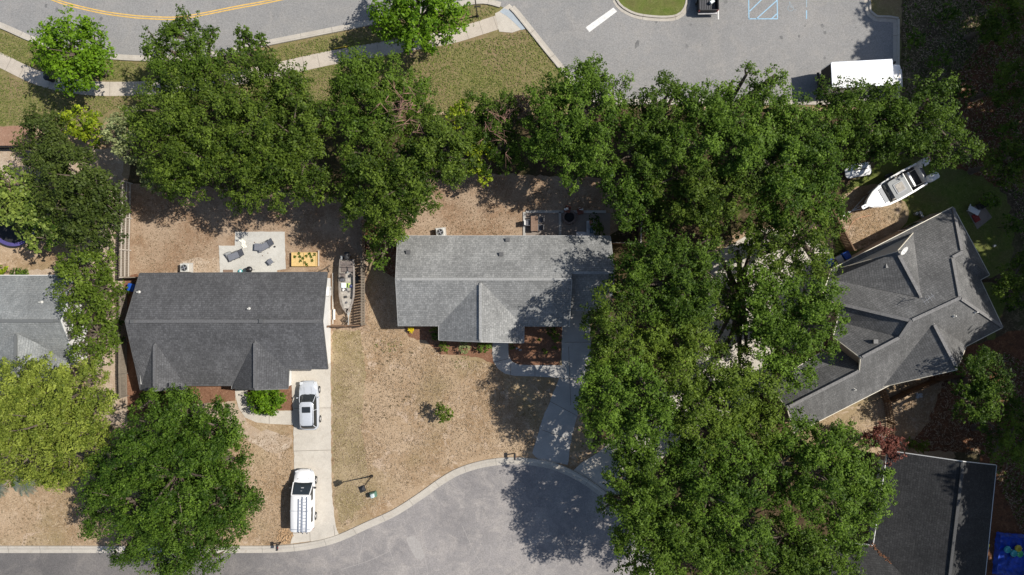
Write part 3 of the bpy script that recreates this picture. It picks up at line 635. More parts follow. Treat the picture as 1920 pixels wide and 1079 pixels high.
# charcoal house
house("house", "long charcoal shingled house with a white gable wall beside the small fishing boat", [
    [(235, 603, 4.9), (262, 513, 2.6), (613, 511, 2.6), (604, 603, 4.9)],
    [(235, 603, 4.9), (604, 603, 4.9), (614, 692, 3.3), (520, 692, 3.3), (520, 723, 2.7), (262, 723, 2.7)],
    [(290, 641, 4.22), (290, 733, 4.22), (262, 731, 2.95), (249, 668, 3.72)],
    [(290, 641, 4.22), (290, 733, 4.22), (350, 730, 2.6), (345, 714, 2.82)],
    [(478, 637, 4.28), (478, 731, 4.28), (539, 729, 3.2), (541, 688, 3.25)],
    [(478, 637, 4.28), (478, 731, 4.28), (436, 728, 2.75), (440, 712, 2.85)]],
    [(298, 522), (620, 522), (620, 681), (547, 681), (547, 722), (455, 722), (455, 700), (345, 700), (345, 712), (298, 712)],
    [((237, 603, 4.9), (603, 603, 4.9)), ((290, 645, 4.22), (290, 732, 4.22)), ((478, 641, 4.28), (478, 730, 4.28))],
    "shingle_charcoal", "trim_dark", "ridge_charcoal", "siding_white",
    vents=[(260, 548, 3.6, 'pipe'), (468, 579, 4.2, 'pipe'), (250, 603, 4.9, 'dark'), (491, 602, 4.9, 'dark')],
    front=[(583, 681, DNW, 2.6, 2.2, .05, 'garage'), (400, 700, DNW, 1.0, 2.1, .05, 'door'), (500, 722, DNW, 1.6, 1.3, .9, 'win'), (320, 712, DNW, 1.4, 1.3, .9, 'win'), (470, 522, UPW, 2.0, 2.1, .05, 'door'), (560, 522, UPW, 1.4, 1.2, 1.0, 'win'), (298, 610, LFW, 1.0, 1.2, 1.0, 'win')])
# gutter glint on the charcoal porch roof
# middle house
HC, rzC = house("house", "light grey shingled house in the middle, with a fire-pit patio behind it", [
    [(742, 524, 4.9), (746, 443, 2.6), (1078, 443, 2.6), (1072, 524, 4.9)],
    [(742, 524, 4.9), (1072, 524, 4.9), (1067, 613, 2.6), (747, 612, 2.6)],
    [(1060, 512, 4.5), (1060, 443.6, 2.58), (1144, 443.6, 2.58), (1152, 512, 4.5)],
    [(1060, 512, 4.5), (1152, 512, 4.5), (1144, 582, 2.58), (1060, 582, 2.58)],
    [(901, 529, 4.82), (901, 641, 4.82), (823, 638, 2.6), (823, 604, 2.62)],
    [(901, 529, 4.82), (901, 641, 4.82), (982, 643, 2.5), (982, 600, 2.62)]],
    [(763, 454), (1126, 454), (1126, 570), (1056, 570), (1056, 603), (975, 603), (975, 628), (834, 628), (834, 602), (763, 602)],
    [((743, 524, 4.9), (1071, 524, 4.9)), ((1073, 512, 4.5), (1151, 512, 4.5)), ((901, 531, 4.82), (901, 640, 4.82))],
    "shingle_grey", "trim_grey", "ridge_grey", "siding_cream",
    vents=[(766, 473, 3.5, 'dark'), (940, 477, 3.6, 'dark'), (952, 450, 2.9, 'dark')],
    front=[(1016, 603, DNW, 3.0, 2.2, .05, 'garage'), (938, 628, DNW, 1.0, 2.1, .05, 'door'), (870, 628, DNW, 1.6, 1.3, .9, 'win'), (795, 602, DNW, 1.4, 1.3, .9, 'win'), (1030, 454, UPW, 1.8, 2.1, .05, 'door'), (900, 454, UPW, 1.4, 1.2, 1.0, 'win'), (763, 530, LFW, 1.0, 1.2, 1.0, 'win')])
# big rotated house on the right
A_ = (1707, 602, 6.0); B_ = (1799, 559, 6.0); M_ = (1686, 633, 5.37); N_ = (1614, 671, 5.35); N2 = (1612, 695, 4.66); Q_ = (1476, 764, 4.65)
P1 = (1787, 389, 2.9); P2 = (1855, 516, 2.9); P3 = (1838, 525, 2.9); P4 = (1880, 614, 2.9); HH = (1803, 473, 4.56); HJ = (1785, 483, 4.58)
a31 = math.atan2(112, 185)
HD, rzD = house("house", "large weathered grey house set at an angle, with hips, gables and a satellite dish", steep( [
    [P1, HH, HJ, B_, A_, (1577, 571, 4.25), (1540, 560, 3.6), (1560, 505, 2.9)],
    [P1, P2, HH], [HH, P2, P3, HJ], [HJ, P3, P4, B_],
    [A_, (1577, 571, 4.25), (1570, 603, 3.3), M_],
    [M_, (1570, 603, 3.3), (1563, 632, 3.75), N_],
    [N2, (1602, 668, 3.75), (1560, 650, 2.9), (1440, 722, 2.9), Q_],
    [B_, P4, (1812, 649, 2.9), (1490, 813, 2.9), Q_, N2, N_, M_, A_],
    [(1682, 473, 5.4), (1727, 559, 5.42), (1556, 524, 3.2), (1577, 503, 3.1)],
    [(1682, 473, 5.4), (1727, 559, 5.42), (1713, 437, 3.05)],
    [(1750, 606, 5.2), (1795, 693, 5.2), (1648, 727, 2.85), (1652, 724, 2.95)],
    [(1750, 606, 5.2), (1795, 693, 5.2), (1812, 648, 2.85), (1806, 642, 3.0)]], 1.35),
    [(1743, 402), (1804, 512), (1788, 526), (1826, 600), (1764, 634), (1722, 655), (1654, 690), (1612, 712), (1486, 790), (1450, 725), (1552, 660), (1550, 600), (1540, 512), (1640, 455)],
    steep([(A_, B_), (M_, N_), (N2, Q_), (A_, M_), (HJ, B_), (P1, HH), (HH, HJ), ((1577, 571, 4.25), A_), ((1682, 474, 5.4), (1727, 558, 5.42)), ((1750, 607, 5.2), (1794, 692, 5.2)), (B_, P4)], 1.35),
    "shingle_weathered", "trim_cream", "ridge_weathered", "siding_tan",
    vents=[(1645, 500, 3.9, 'dark'), (1624, 638, 4.3, 'dark'), (1776, 592, 5.0, 'pipe'), (1818, 585, 4.6, 'pipe'), (1603, 731, 4.2, 'pipe')],
    front=[(1560, 745, -math.pi / 2 - .48, 1.4, 1.3, .9, 'win'), (1745, 644, -math.pi / 2 + .45, 1.2, 1.2, .9, 'win'), (1808, 560, .45, 1.4, 1.2, .9, 'win'), (1690, 428, 2.05, 1.6, 1.2, .9, 'win'), (1490, 702, 2.1, 4.4, 2.1, .05, 'garage')])
g = MB(); g.add([G(1580, 503, 3.0), G(1711, 439, 3.0), G(1683, 475, 6.1)], [(0, 1, 2)])
g.build("gable_wall", "siding_grey", HD, world=True)
g = MB(); g.add([G(1563, 634, 3.9), G(1612, 671, 5.95), G(1610, 682, 4.7), G(1565, 652, 2.4)], [(0, 1, 2, 3)])
g.build("end_wall", "siding_tan", HD, world=True)
p = G(1690, 470, 6.5); c = thing("satellite_dish", "white satellite dish on the north gable ridge of the big angled house", "satellite dish", p, .5)
MB().tube((0, 0, -.6), (0, 0, .25), .03).build("mast", "metal_grey", c)
d_ = MB().lathe([(.02, 0), (.20, .03), (.38, .11), (.40, .12), (.37, .12), (.19, .05)], n=20).build("reflector", "trim_white", c, smooth=True, angle=50); d_.location = (0, 0, .30); d_.rotation_euler = (.75, .2, 0)
MB().path([(0, .05, .25), (0, -.45, .42), (0, -.5, .55)], .02, 5).build("feed_arm", "metal_grey", c)
p = G(1735, 560, 7.2); c = thing("roof_aerial", "thin television aerial on the ridge of the big angled house", "aerial", p, .6)
MB().tube((0, 0, -.7), (0, 0, .5), .025).build("mast", "alloy", c)
MB().tube((-.55, 0, .5), (.55, 0, .5), .02).build("boom", "alloy", c)
m = MB()
for k in range(4): m.tube((-.5 + .3 * k, -.32, .5), (-.5 + .3 * k, .32, .5), .014)
m.build("elements", "alloy", c)
# dark house bottom right
HE, rzE = house("house", "near-black shingled house at the lower right, beside the red maple, half in tree shade", [
    [(1805, 866, 5.4), (1668, 846, 2.7), (1664, 850, 2.7), (1638, 1022, 2.7), (1622, 1180, 2.7), (1764, 1200, 5.4)],
    [(1805, 866, 5.4), (1868, 873, 2.7), (1836, 1190, 2.7), (1764, 1200, 5.4)],
    [(1548, 1013, 2.7), (1640, 1024, 2.7), (1720, 1108, 4.9), (1560, 1095, 4.9)]],
    [(1648, 862), (1818, 878), (1790, 1170), (1560, 1150), (1560, 1020), (1626, 1026)],
    [((1805, 867, 5.4), (1766, 1195, 5.4)), ((1560, 1095, 4.9), (1700, 1107, 4.9))],
    "shingle_dark", "trim_white", "ridge_dark", "siding_white",
    vents=[], front=[(1640, 930, LFW, 1.2, 1.2, .9, 'win'), (1800, 1000, 0.1, 1.4, 1.2, .9, 'win')])
# leaf litter caught in the valley of the dark roof
vb = MB()
for k in range(60):
    t_ = random.random(); u = 1637 + 36 * t_ + random.gauss(0, 3.2 * (1 - .4 * t_)); v = 1023 + 34 * t_ + random.gauss(0, 2.2)
    p = G(u, v, 2.9 + 1.0 * t_); z = rzE(p.x, p.y) or 2.9
    vb.box((p.x, p.y, z + 0.02), (0.16, 0.09, 0.03), random.random() * 6)
tag(vb.build("leaf_debris", "leaf_debris"), "rust-brown drift of fallen leaves in the valley of the near-black roof", "leaves", kind="stuff")
# ------------------------------------------------------------------ vehicles
def bsec(y, w, zb, zt, crown=0.035):
    pr = [(0.92, zb), (1.0, zb + .3 * (zt - zb)), (0.985, zt - .16 * (zt - zb) - .06), (0.90, zt - .03), (0.5, zt + crown * .6), (0, zt + crown)]
    pts = [(w * a, y, z) for a, z in pr]
    return pts + [(-x, yy, z) for x, yy, z in pts[-2::-1]]
def rrect(x0, x1, y0, y1, r, z, n=4):
    out = []
    for cx, cy, a0 in ((x1 - r, y1 - r, 0), (x0 + r, y1 - r, 90), (x0 + r, y0 + r, 180), (x1 - r, y0 + r, 270)):
        for k in range(n + 1):
            a = math.radians(a0 + 90 * k / n); out.append((cx + r * math.cos(a), cy + r * math.sin(a), z))
    return out
def wheels(root, xs, ys, r=.34, w=.23):
    for y in ys:
        for sx in (-1, 1):
            x = sx * xs
            o = MB().tube((x - w / 2, y, r), (x + w / 2, y, r), r, n=20).build("wheel", "rubber", root, smooth=True)
            rm = MB().tube((x + sx * w * .3, y, r), (x + sx * (w / 2 + .01), y, r), r * .62, r * .55, n=14).build("rim", "alloy", o, smooth=True)
# white estate-shaped SUV
def suv(loc, rz):
    c = thing("parked_car", "white crossover car with black sunroof parked on the pale driveway close to the garage", "car", loc, rz)
    m = MB(); m.loft([bsec(*q) for q in ((-2.34, .46, .50, .78), (-2.29, .66, .40, .92), (-2.18, .80, .34, .98), (-1.9, .89, .30, 1.0), (-1.0, .93, .26, .99), (0, .93, .26, .97), (.9, .925, .26, .99), (1.4, .915, .28, .97), (1.75, .875, .30, .92), (2.02, .79, .34, .85), (2.2, .66, .38, .76), (2.33, .44, .44, .64))])
    m.build("body", "silver_paint", c, smooth=True, angle=50)
    m = MB(); m.loft([rrect(-.80, .80, -2.22, 1.2, .40, .93), rrect(-.76, .76, -2.16, .95, .40, 1.12), rrect(-.64, .64, -1.86, .42, .26, 1.55), rrect(-.60, .60, -1.74, .36, .24, 1.60)])
    m.build("side_glass", "glass_dark", c, smooth=True, angle=40)
    m = MB(); m.loft([rrect(-.65, .65, -1.74, .44, .3, 1.54), rrect(-.655, .655, -1.78, .46, .3, 1.585), rrect(-.58, .58, -1.68, .38, .3, 1.64), rrect(-.3, .3, -1.2, .05, .25, 1.67)])
    m.build("roof", "silver_paint", c, smooth=True, angle=50)
    m = MB()
    for sx in (-1, 1):
        m.path([(sx * .79, 1.14, .96), (sx * .72, .8, 1.30), (sx * .63, .42, 1.57)], .035, 6)
        m.path([(sx * .74, -2.05, .97), (sx * .68, -1.95, 1.25), (sx * .60, -1.72, 1.57)], .045, 6)
        m.path([(sx * .825, -.35, .98), (sx * .665, -.35, 1.56)], .03, 6)
        m.path([(sx * .82, 1.1, .975), (sx * .83, -.4, .985), (sx * .81, -2.1, .985)], .03, 6)
    m.build("pillar", "silver_paint", c, smooth=True)
    MB().loft([rrect(-.40, .40, -.55, .02, .06, 1.655), rrect(-.39, .39, -.54, .01, .06, 1.690)]).build("sunroof", "glass_dark", c, smooth=True, angle=30)
    for sx in (-1, 1):
        MB().box((sx * 1.02, .78, 1.02), (.20, .13, .14), taper=.8).build("wing_mirror", "silver_paint", c, bevel=.03)
        MB().loft([rrect(-.16, .16, -.16, .16, .06, 0), rrect(-.13, .13, -.14, .14, .06, .10)]).build("headlight", "lamp_lens", c).location = (sx * .66, 2.10, .74)
        MB().box((sx * .74, -2.20, .84), (.14, .12, .14)).build("tail_light", "red_lens", c, bevel=.03).location = (-sx * .06, .05, 0)
        MB().path([(sx * .60, .25, 1.64), (sx * .615, .1, 1.69), (sx * .615, -1.6, 1.69), (sx * .60, -1.75, 1.64)], .018, 6).build("roof_rail", "alloy", c, smooth=True)
    MB().box((0, -2.32, .55), (1.2, .10, .16), taper=.9).build("bumper", "black_plastic", c, bevel=.03)
    m = MB()
    for sx in (-1, 1): m.path([(sx * .05, 1.17, .99), (sx * .55, 1.02, 1.06)], .012, 5)
    m.build("wiper", "black_plastic", c)
    for k in range(2): MB().box((-.34 + .68 * k, 1.45, 1.0), (.01, .7, .01)).build("bonnet_seam", "frame_grey", c)
    wheels(c, .84, (-1.38, 1.42)); return c
suv(GP(583.5, 758), math.radians(1.5))

def work_van(loc, rz):
    c = thing("work_van", "white work van with roof ladders, parked at the street end of the driveway", "van", loc, rz)
    m = MB(); m.loft([bsec(*q) for q in ((-2.76, .93, .42, 1.20), (-2.70, .98, .36, 1.24), (-1.2, 1.0, .34, 1.24), (1.0, 1.0, .34, 1.22), (1.7, .985, .36, 1.16), (2.2, .94, .38, 1.07), (2.52, .84, .42, .98), (2.70, .68, .46, .86), (2.79, .48, .5, .74))])
    m.build("body", "white_paint", c, smooth=True, angle=50)
    def up(y, wb, wt, zt): return [(wb, y, 1.18), (wb * .985, y, 1.5), (wt + .04, y, zt - .12), (wt - .06, y, zt - .02), (wt * .5, y, zt + .02), (0, y, zt + .03), (-wt * .5, y, zt + .02), (-wt + .06, y, zt - .02), (-wt - .04, y, zt - .12), (-wb * .985, y, 1.5), (-wb, y, 1.18)]
    MB().loft([up(-2.74, .95, .84, 2.0), up(-2.66, .97, .88, 2.06), up(-1.0, .985, .90, 2.10), up(.5, .97, .88, 2.09), up(.66, .96, .85, 2.05)]).build("roof", "white_paint", c, smooth=True, angle=50)
    MB().loft([rrect(-.93, .93, .3, 1.72, .20, 1.12), rrect(-.90, .90, .3, 1.50, .20, 1.35), rrect(-.80, .80, .3, .80, .12, 2.0)]).build("windscreen", "glass_dark", c, smooth=True, angle=40)
    m = MB()
    for sx in (-1, 1): m.path([(sx * .93, 1.66, 1.14), (sx * .90, 1.35, 1.45), (sx * .84, .72, 2.0)], .05, 6)
    m.path([(-.84, .72, 2.03), (.84, .72, 2.03)], .05, 6)
    m.build("pillar", "white_paint", c, smooth=True)
    for y0, y1 in ((.15, .62), (-1.9, -.55)):
        for sx in ((1,) if y0 < 0 else (-1, 1)):
            m = MB(); m.add([(sx * 1.0, y0, 1.32), (sx * 1.0, y1 + (.5 if y0 > 0 else 0), 1.32), (sx * .95, y1, 1.78), (sx * .95, y0, 1.78)], [(0, 1, 2, 3)]); m.build("side_window", "glass_dark", c)
    for sx in (-1, 1):
        MB().box((sx * 1.16, 1.22, 1.32), (.22, .14, .28), taper=.9).build("wing_mirror", "black_plastic", c, bevel=.03)
        MB().box((sx * .70, 2.60, .80), (.30, .20, .20), rz=-sx * .35).build("headlight", "lamp_lens", c, bevel=.03)
        MB().box((sx * .40, 1.98, 1.12), (.36, .06, .02)).build("bonnet_vent", "black_plastic", c)
        MB().box((sx * .88, -2.75, 1.0), (.12, .06, .5)).build("tail_light", "red_lens", c)
    MB().box((0, 2.70, .60), (1.1, .16, .22)).build("grille", "black_plastic", c, bevel=.03)
    MB().box((0, -2.82, .50), (1.8, .16, .16)).build("bumper", "black_plastic", c, bevel=.02)
    m = MB()
    for y in (-.72, -2.45):
        m.path([(-.93, y, 2.02), (-.90, y, 2.18), (.90, y, 2.18), (.93, y, 2.02)], .022, 6)
    m.build("roof_rack", "aluminium", c, smooth=True)
    wheels(c, .90, (-1.75, 1.68), r=.37, w=.24)
    MB().box((.02, 1.12, 1.665), (.16, .30, .012), rx=-.95).box((.06, 1.28, 1.56), (.26, .1, .012), rx=-.95).build("dashboard_paper", "cushion_grey", c)
    return c
VAN_L = GP(575, 931); VAN_R = math.radians(-0.6)
work_van(VAN_L, VAN_R)
def ladder(label, x, y0, y1, w, z, loc, rz, grp=None):
    c = thing("ladder", label, "ladder", loc, rz, grp)
    for sx in (-1, 1): MB().box((x + sx * w / 2, (y0 + y1) / 2, z), (.045, y1 - y0, .09)).build("rail", "aluminium", c)
    n = int((y1 - y0) / .30)
    for k in range(n): MB().tube((x - w / 2, y0 + .15 + k * .3, z), (x + w / 2, y0 + .15 + k * .3, z), .022, n=6).build("rung", "aluminium", c)
    for sx in (-1, 1): MB().box((x + sx * w / 2, y0 - .03, z), (.07, .08, .11)).build("rubber_foot", "black_plastic", c)
ladder("broad aluminium extension ladder on the right side of the van roof", .52, -2.72, .62, .42, 2.26, VAN_L, VAN_R)
ladder("narrow aluminium ladder with long rails near the middle of the van roof", .10, -2.62, .42, .30, 2.25, VAN_L, VAN_R)

def box_truck(loc, rz):
    c = thing("box_truck", "white box truck half hidden by a tree at the corner of the car park", "truck", loc, rz)
    MB().box((0, -.95, 1.95), (2.35, 5.6, 2.10)).build("cargo_box", "white_paint", c, bevel=.04)
    m = MB()
    for sx in (-1, 1): m.box((sx * 1.165, -.95, 2.985), (.06, 5.64, .07))
    for y in (-3.74, 1.84): m.box((0, y, 2.985), (2.36, .06, .07))
    m.build("box_rail", "aluminium", c)
    MB().box((0, -3.765, 1.95), (2.1, .05, 1.9)).build("rear_door", "rubber", c, bevel=.01)  # rear face lies in shade; that shade is put into its black colour
    MB().loft([bsec(1.95, .98, .55, 1.75, .0), bsec(2.9, .98, .55, 1.65, .0), bsec(3.5, .92, .5, 1.25, .04), bsec(3.86, .78, .5, 1.0, .02)]).build("bonnet", "white_paint", c, smooth=True, angle=50)
    MB().loft([rrect(-.94, .94, 1.92, 3.30, .12, 1.62), rrect(-.84, .84, 1.92, 2.92, .15, 2.18)]).build("windscreen", "glass_dark", c, smooth=True, angle=40)
    MB().loft([rrect(-.88, .88, 1.90, 3.02, .2, 2.16), rrect(-.88, .88, 1.90, 3.04, .25, 2.22), rrect(-.78, .78, 1.95, 2.92, .25, 2.30)]).build("cab_roof", "white_paint", c, smooth=True, angle=50)
    m = MB()
    for x in (-.3, 0, .3): m.box((x, 2.86, 2.29), (.09, .05, .04))
    m.build("marker_light", "line_yellow", c)
    MB().box((0, -.9, .72), (1.0, 6.2, .24)).build("chassis", "black_plastic", c)
    MB().box((0, -3.9, .62), (2.0, .22, .16)).build("bumper", "black_plastic", c, bevel=.02)
    for sx in (-1, 1): MB().box((sx * 1.22, 2.75, 1.75), (.20, .12, .42)).build("wing_mirror", "black_plastic", c, bevel=.03)
    for sx in (-1, 1): MB().box((sx * .68, 3.84, .85), (.3, .12, .2)).build("headlight", "lamp_lens", c, bevel=.02)
    wheels(c, .95, (-2.2, 2.9), r=.42, w=.3)
    return c
BT = GP(1603, 156); box_truck((BT.x + 0.1, BT.y, 0.03), math.radians(-87))

def pickup(loc, rz):
    c = thing("pickup_truck", "black pickup truck with an open loaded bed, cut off by the top edge", "pickup", loc, rz)
    MB().loft([bsec(-.15, .96, .4, 1.15, 0), bsec(1.0, .96, .4, 1.15, 0), bsec(2.2, .95, .42, 1.12, .03), bsec(2.75, .85, .45, 1.02, .03), bsec(2.88, .7, .5, .85, .0)]).build("body", "black_paint", c, smooth=True, angle=50)
    m = MB()
    for sx in (-1, 1): m.box((sx * .90, -1.5, .80), (.12, 2.7, .72))
    m.box((0, -1.5, .55), (1.9, 2.7, .10)); m.box((0, -.17, .85), (1.9, .08, .62)); m.build("bed", "black_paint", c, bevel=.02)
    m = MB()
    for k in range(9): m.box((-.68 + k * .17, -1.5, .615), (.06, 2.5, .03))
    m.build("bed_liner", "frame_grey", c)
    MB().box((0, -2.86, .86), (1.72, .08, .56)).build("tailgate", "black_plastic", c, bevel=.02)
    MB().box((0, -2.98, .52), (1.8, .18, .16)).build("bumper", "alloy", c, bevel=.03)
    MB().loft([rrect(-.84, .84, -.1, 1.75, .15, 1.12), rrect(-.66, .66, .1, 1.15, .15, 1.75)]).build("side_glass", "glass_dark", c, smooth=True, angle=40)
    MB().loft([rrect(-.68, .68, .05, 1.2, .15, 1.73), rrect(-.62, .62, .1, 1.1, .15, 1.80)]).build("roof", "black_paint", c, smooth=True, angle=50)
    for sx in (-1, 1): MB().box((sx * .86, -2.88, .9), (.12, .06, .34)).build("tail_light", "red_lens", c)
    for sx in (-1, 1): MB().box((sx * 1.06, 1.35, 1.2), (.2, .12, .2)).build("wing_mirror", "black_plastic", c, bevel=.02)
    wheels(c, .88, (-1.7, 1.75), r=.38, w=.26); return c
PK = GP(1322, -28); pickup((PK.x, PK.y, 0.03), math.radians(1))
o = MB().box((0, 0, .2), (.42, .28, .34), rz=.6).build("storage_box", "cooler_white", bevel=.02); o.location = (PK.x + .42, PK.y - 2.0, .63)
tag(o, "small white box lying in the bed of the black pickup", "box")
o = MB().box((0, 0, .15), (.7, .5, .25)).box((.1, .05, .36), (.3, .3, .18), rz=.4).build("tool_bag", "trim_dark", bevel=.03); o.location = (PK.x - .2, PK.y - 1.15, .63)
tag(o, "dark bag of gear in the bed of the black pickup", "bag")

# ------------------------------------------------------------------ boats on trailers
def hull(root, secs, m_out, m_in, rim, floor_z, nm="hull", floor_y=None):
    """secs: (y, half width, keel z, gunwale z)"""
    o = MB(); L = []
    for y, w, zb, zt in secs:
        L.append([(-w, y, zt), (-w * .97, y, zt - .3 * (zt - zb)), (-w * .78, y, zb + .32 * (zt - zb)), (0, y, zb), (w * .78, y, zb + .32 * (zt - zb)), (w * .97, y, zt - .3 * (zt - zb)), (w, y, zt)])
    for i in range(len(L) - 1):
        for k in range(6): o.add([L[i][k], L[i][k + 1], L[i + 1][k + 1], L[i + 1][k]], [(0, 1, 2, 3)])
    o.add(L[0], [tuple(range(7))])
    ho = o.build(nm, m_out, root, smooth=True, angle=40)
    r = MB(); f = MB()
    for i in range(len(secs) - 1):
        for sx in (-1, 1):
            y0, w0, _, z0 = secs[i]; y1, w1, _, z1 = secs[i + 1]
            a0 = max(0, w0 - rim); a1 = max(0, w1 - rim)
            r.add([(sx * w0, y0, z0), (sx * w1, y1, z1), (sx * a1, y1, z1 + .02), (sx * a0, y0, z0 + .02)], [(0, 1, 2, 3)])
            f.add([(sx * a0, y0, z0 + .02), (sx * a1, y1, z1 + .02), (sx * a1 * .93, y1, floor_z), (sx * a0 * .93, y0, floor_z)], [(0, 1, 2, 3)])
        f.add([(-a0 * .93, y0, floor_z), (a0 * .93, y0, floor_z), (a1 * .93, y1, floor_z), (-a1 * .93, y1, floor_z)], [(0, 1, 2, 3)])
    r.build("gunwale", m_out, root); f.build("deck", m_in, root)
def outboard(root, x, y, z, m, s=1.0):
    o = MB(); o.loft([rrect(-.17 * s, .17 * s, -.30 * s, .26 * s, .10 * s, 0), rrect(-.21 * s, .21 * s, -.36 * s, .30 * s, .12 * s, .20 * s), rrect(-.19 * s, .19 * s, -.34 * s, .26 * s, .12 * s, .42 * s), rrect(-.11 * s, .11 * s, -.22 * s, .14 * s, .09 * s, .50 * s)])
    e = o.build("outboard_motor", m, root, smooth=True, angle=50); e.location = (x, y, z)
    l = MB().box((0, -.02, -.45 * s), (.10, .22, .9 * s)).build("motor_leg", "black_plastic", e)
    b = MB()
    for k in range(3): b.box((.1 * math.cos(k * 2.09), -.16, -.9 * s + .1 * math.sin(k * 2.09)), (.12, .02, .08))
    b.tube((0, -.05, -.9 * s), (0, -.2, -.9 * s), .04); b.build("propeller", "alloy", e)
def trailer(label, loc, rz, L, W, tongue, m="metal_grey"):
    c = thing("boat_trailer", label, "trailer", loc, rz)
    b = MB()
    for sx in (-1, 1):
        b.path([(sx * W * .36, -L * .45, .48), (sx * W * .36, L * .22, .48), (0, L * .5 + tongue * .4, .46)], .045, 5)
    for y in (-L * .4, -L * .1, L * .2): b.box((0, y, .46), (W * .72, .07, .07))
    b.path([(0, L * .4, .46), (0, L * .5 + tongue, .46)], .045, 5)
    b.build("frame", m, c)
    MB().box((0, L * .5 + tongue - .05, .47), (.12, .3, .1)).build("coupler", m, c)
    MB().path([(.12, L * .5 + tongue * .7, .0), (.12, L * .5 + tongue * .7, .75)], .03, 6).build("jockey_stand", m, c)
    for sx in (-1, 1):
        w = MB().tube((sx * (W * .5 + .02), -L * .12, .30), (sx * (W * .5 + .2), -L * .12, .30), .30, n=16).build("wheel", "rubber", c, smooth=True)
        MB().tube((sx * (W * .5 + .12), -L * .12, .30), (sx * (W * .5 + .21), -L * .12, .30), .16, n=10).build("rim", "alloy", w)
        MB().loft([rrect(-.13, .13, -.42, .42, .08, 0), rrect(-.13, .13, -.30, .30, .08, .12)]).build("mudguard", "black_plastic", c).location = (sx * (W * .5 + .10), -L * .12, .58)
        MB().box((sx * W * .3, 0, .56), (.09, L * .7, .08)).build("bunk", "fence_wood_brown", c)
B1 = GP(655.5, 536)
trailer("low grey trailer under the small flat-floored boat by the picket fence", (B1.x, B1.y, 0), math.pi, 5.0, 1.5, 1.25)
b1 = thing("small_boat", "small grey-brown fishing boat with cluttered stern, parked between charcoal house and picket fence", "boat", (B1.x, B1.y, 0), math.pi)
hull(b1, [(-2.5, .70, .62, 1.12), (-1.5, .76, .58, 1.14), (0, .78, .56, 1.16), (1.0, .74, .58, 1.18), (1.7, .60, .66, 1.22), (2.2, .36, .82, 1.27), (2.62, .04, 1.05, 1.32)], "hull_grey", "deck_grey", .16, .78)
MB().loft([rrect(-.42, .42, 1.25, 1.35, .04, 1.12), rrect(-.42, .42, 1.25, 1.35, .04, 1.14)]).build("bow_step", "deck_grey", b1)
MB().add([(-.5, 1.3, 1.17), (.5, 1.3, 1.17), (.25, 2.15, 1.24), (-.25, 2.15, 1.24)], [(0, 1, 2, 3)]).add([(-.5, 1.3, 1.17), (.5, 1.3, 1.17), (.5, 1.3, .8), (-.5, 1.3, .8)], [(0, 1, 2, 3)]).build("bow_deck", "deck_grey", b1)
MB().tube((0, 1.6, 1.19), (0, 1.6, 1.28), .10, n=10).tube((0, 1.6, 1.28), (.0, 1.7, 1.30), .05, n=8).build("bow_hatch", "frame_grey", b1)
for x, y, w, l, hh in ((-.32, -1.55, .5, .5, .32), (.30, -1.55, .5, .5, .32), (.38, -.95, .36, .42, .34)):
    s_ = MB().box((x, y, .78 + hh / 2), (w, l, hh)).build("seat", "seat_brown", b1, bevel=.04)
    MB().box((x, y - l / 2 + .04, .78 + hh + .12), (w * .95, .09, .30), rx=.15).build("seat_back", "seat_brown", s_, bevel=.03)
MB().box((.42, -.55, 1.05), (.46, .34, .55), taper=.8).build("console", "frame_grey", b1, bevel=.03)
MB().box((0, -2.05, 1.0), (1.25, .55, .30)).build("stern_deck", "seat_brown", b1, bevel=.03)
MB().tube((.42, -.75, 1.34), (.42, -.79, 1.36), .17, n=14).build("steering_wheel", "black_plastic", b1)
m = MB()
for a, b_ in (((-.75, -1.95, 1.35), (.98, -1.98, 1.38)), ((-.2, -1.3, 1.2), (.05, -2.2, 1.5)), ((.5, .6, .9), (.62, -1.6, 1.15)), ((-.55, 1.1, 1.0), (-.62, -1.0, 1.12)), ((.2, -1.1, 1.1), (-.5, -2.1, 1.45))): m.tube(a, b_, .012, .006, n=5)
m.build("fishing_rod", "frame_grey", b1)
for k in range(16):
    x = random.uniform(-.55, .55); y = random.uniform(-2.2, -.9) if k < 11 else random.uniform(.2, 1.1)
    MB().box((x, y, 1.0 + .1 * random.random()), (random.uniform(.08, .3), random.uniform(.08, .32), .1), random.random() * 3).build("tackle", ("frame_grey", "seat_brown", "canopy_grey", "black_plastic", "trim_white")[k % 5], b1, bevel=.01)
outboard(b1, -.05, -2.78, 1.02, "black_plastic", 1.15)
outboard(b1, .5, -2.62, .9, "canopy_grey", .62)
for nm, lab, cat, x, y, z, d, mm in (("cooler", "pale blue-white cooler lid on the deck of the small fishing boat", "cooler", .30, -.02, .79, (.46, .50, .34), "cooler_white"), ("dry_bag", "lime green bag beside the white cooler in the small fishing boat", "bag", -.08, -.02, .79, (.34, .46, .26), "lime_bag")):
    o = MB().box((0, 0, d[2] / 2), d, taper=.92).build(nm, mm, bevel=.05); o.location = (B1.x - x, B1.y - y, z); tag(o, lab, cat)
    if nm == "cooler": MB().box((0, 0, d[2] + .02), (d[0] * .96, d[1] * .96, .05)).build("lid", mm, o, bevel=.02)
    else: MB().box((0, 0, d[2] + .02), (d[0] * .3, d[1] * .8, .05)).build("strap", "black_plastic", o)
o = MB().lathe([(.15, 0), (.16, .22), (.14, .30)], n=16).build("bucket", "navy", smooth=True, angle=40); o.location = (B1.x + .36, B1.y - .04, .79)
tag(o, "navy blue bucket next to the lime green bag in the small fishing boat", "bucket"); MB().path([(-.15, 0, .3), (0, .05, .38), (.15, 0, .3)], .012, 5).build("handle", "alloy", o)

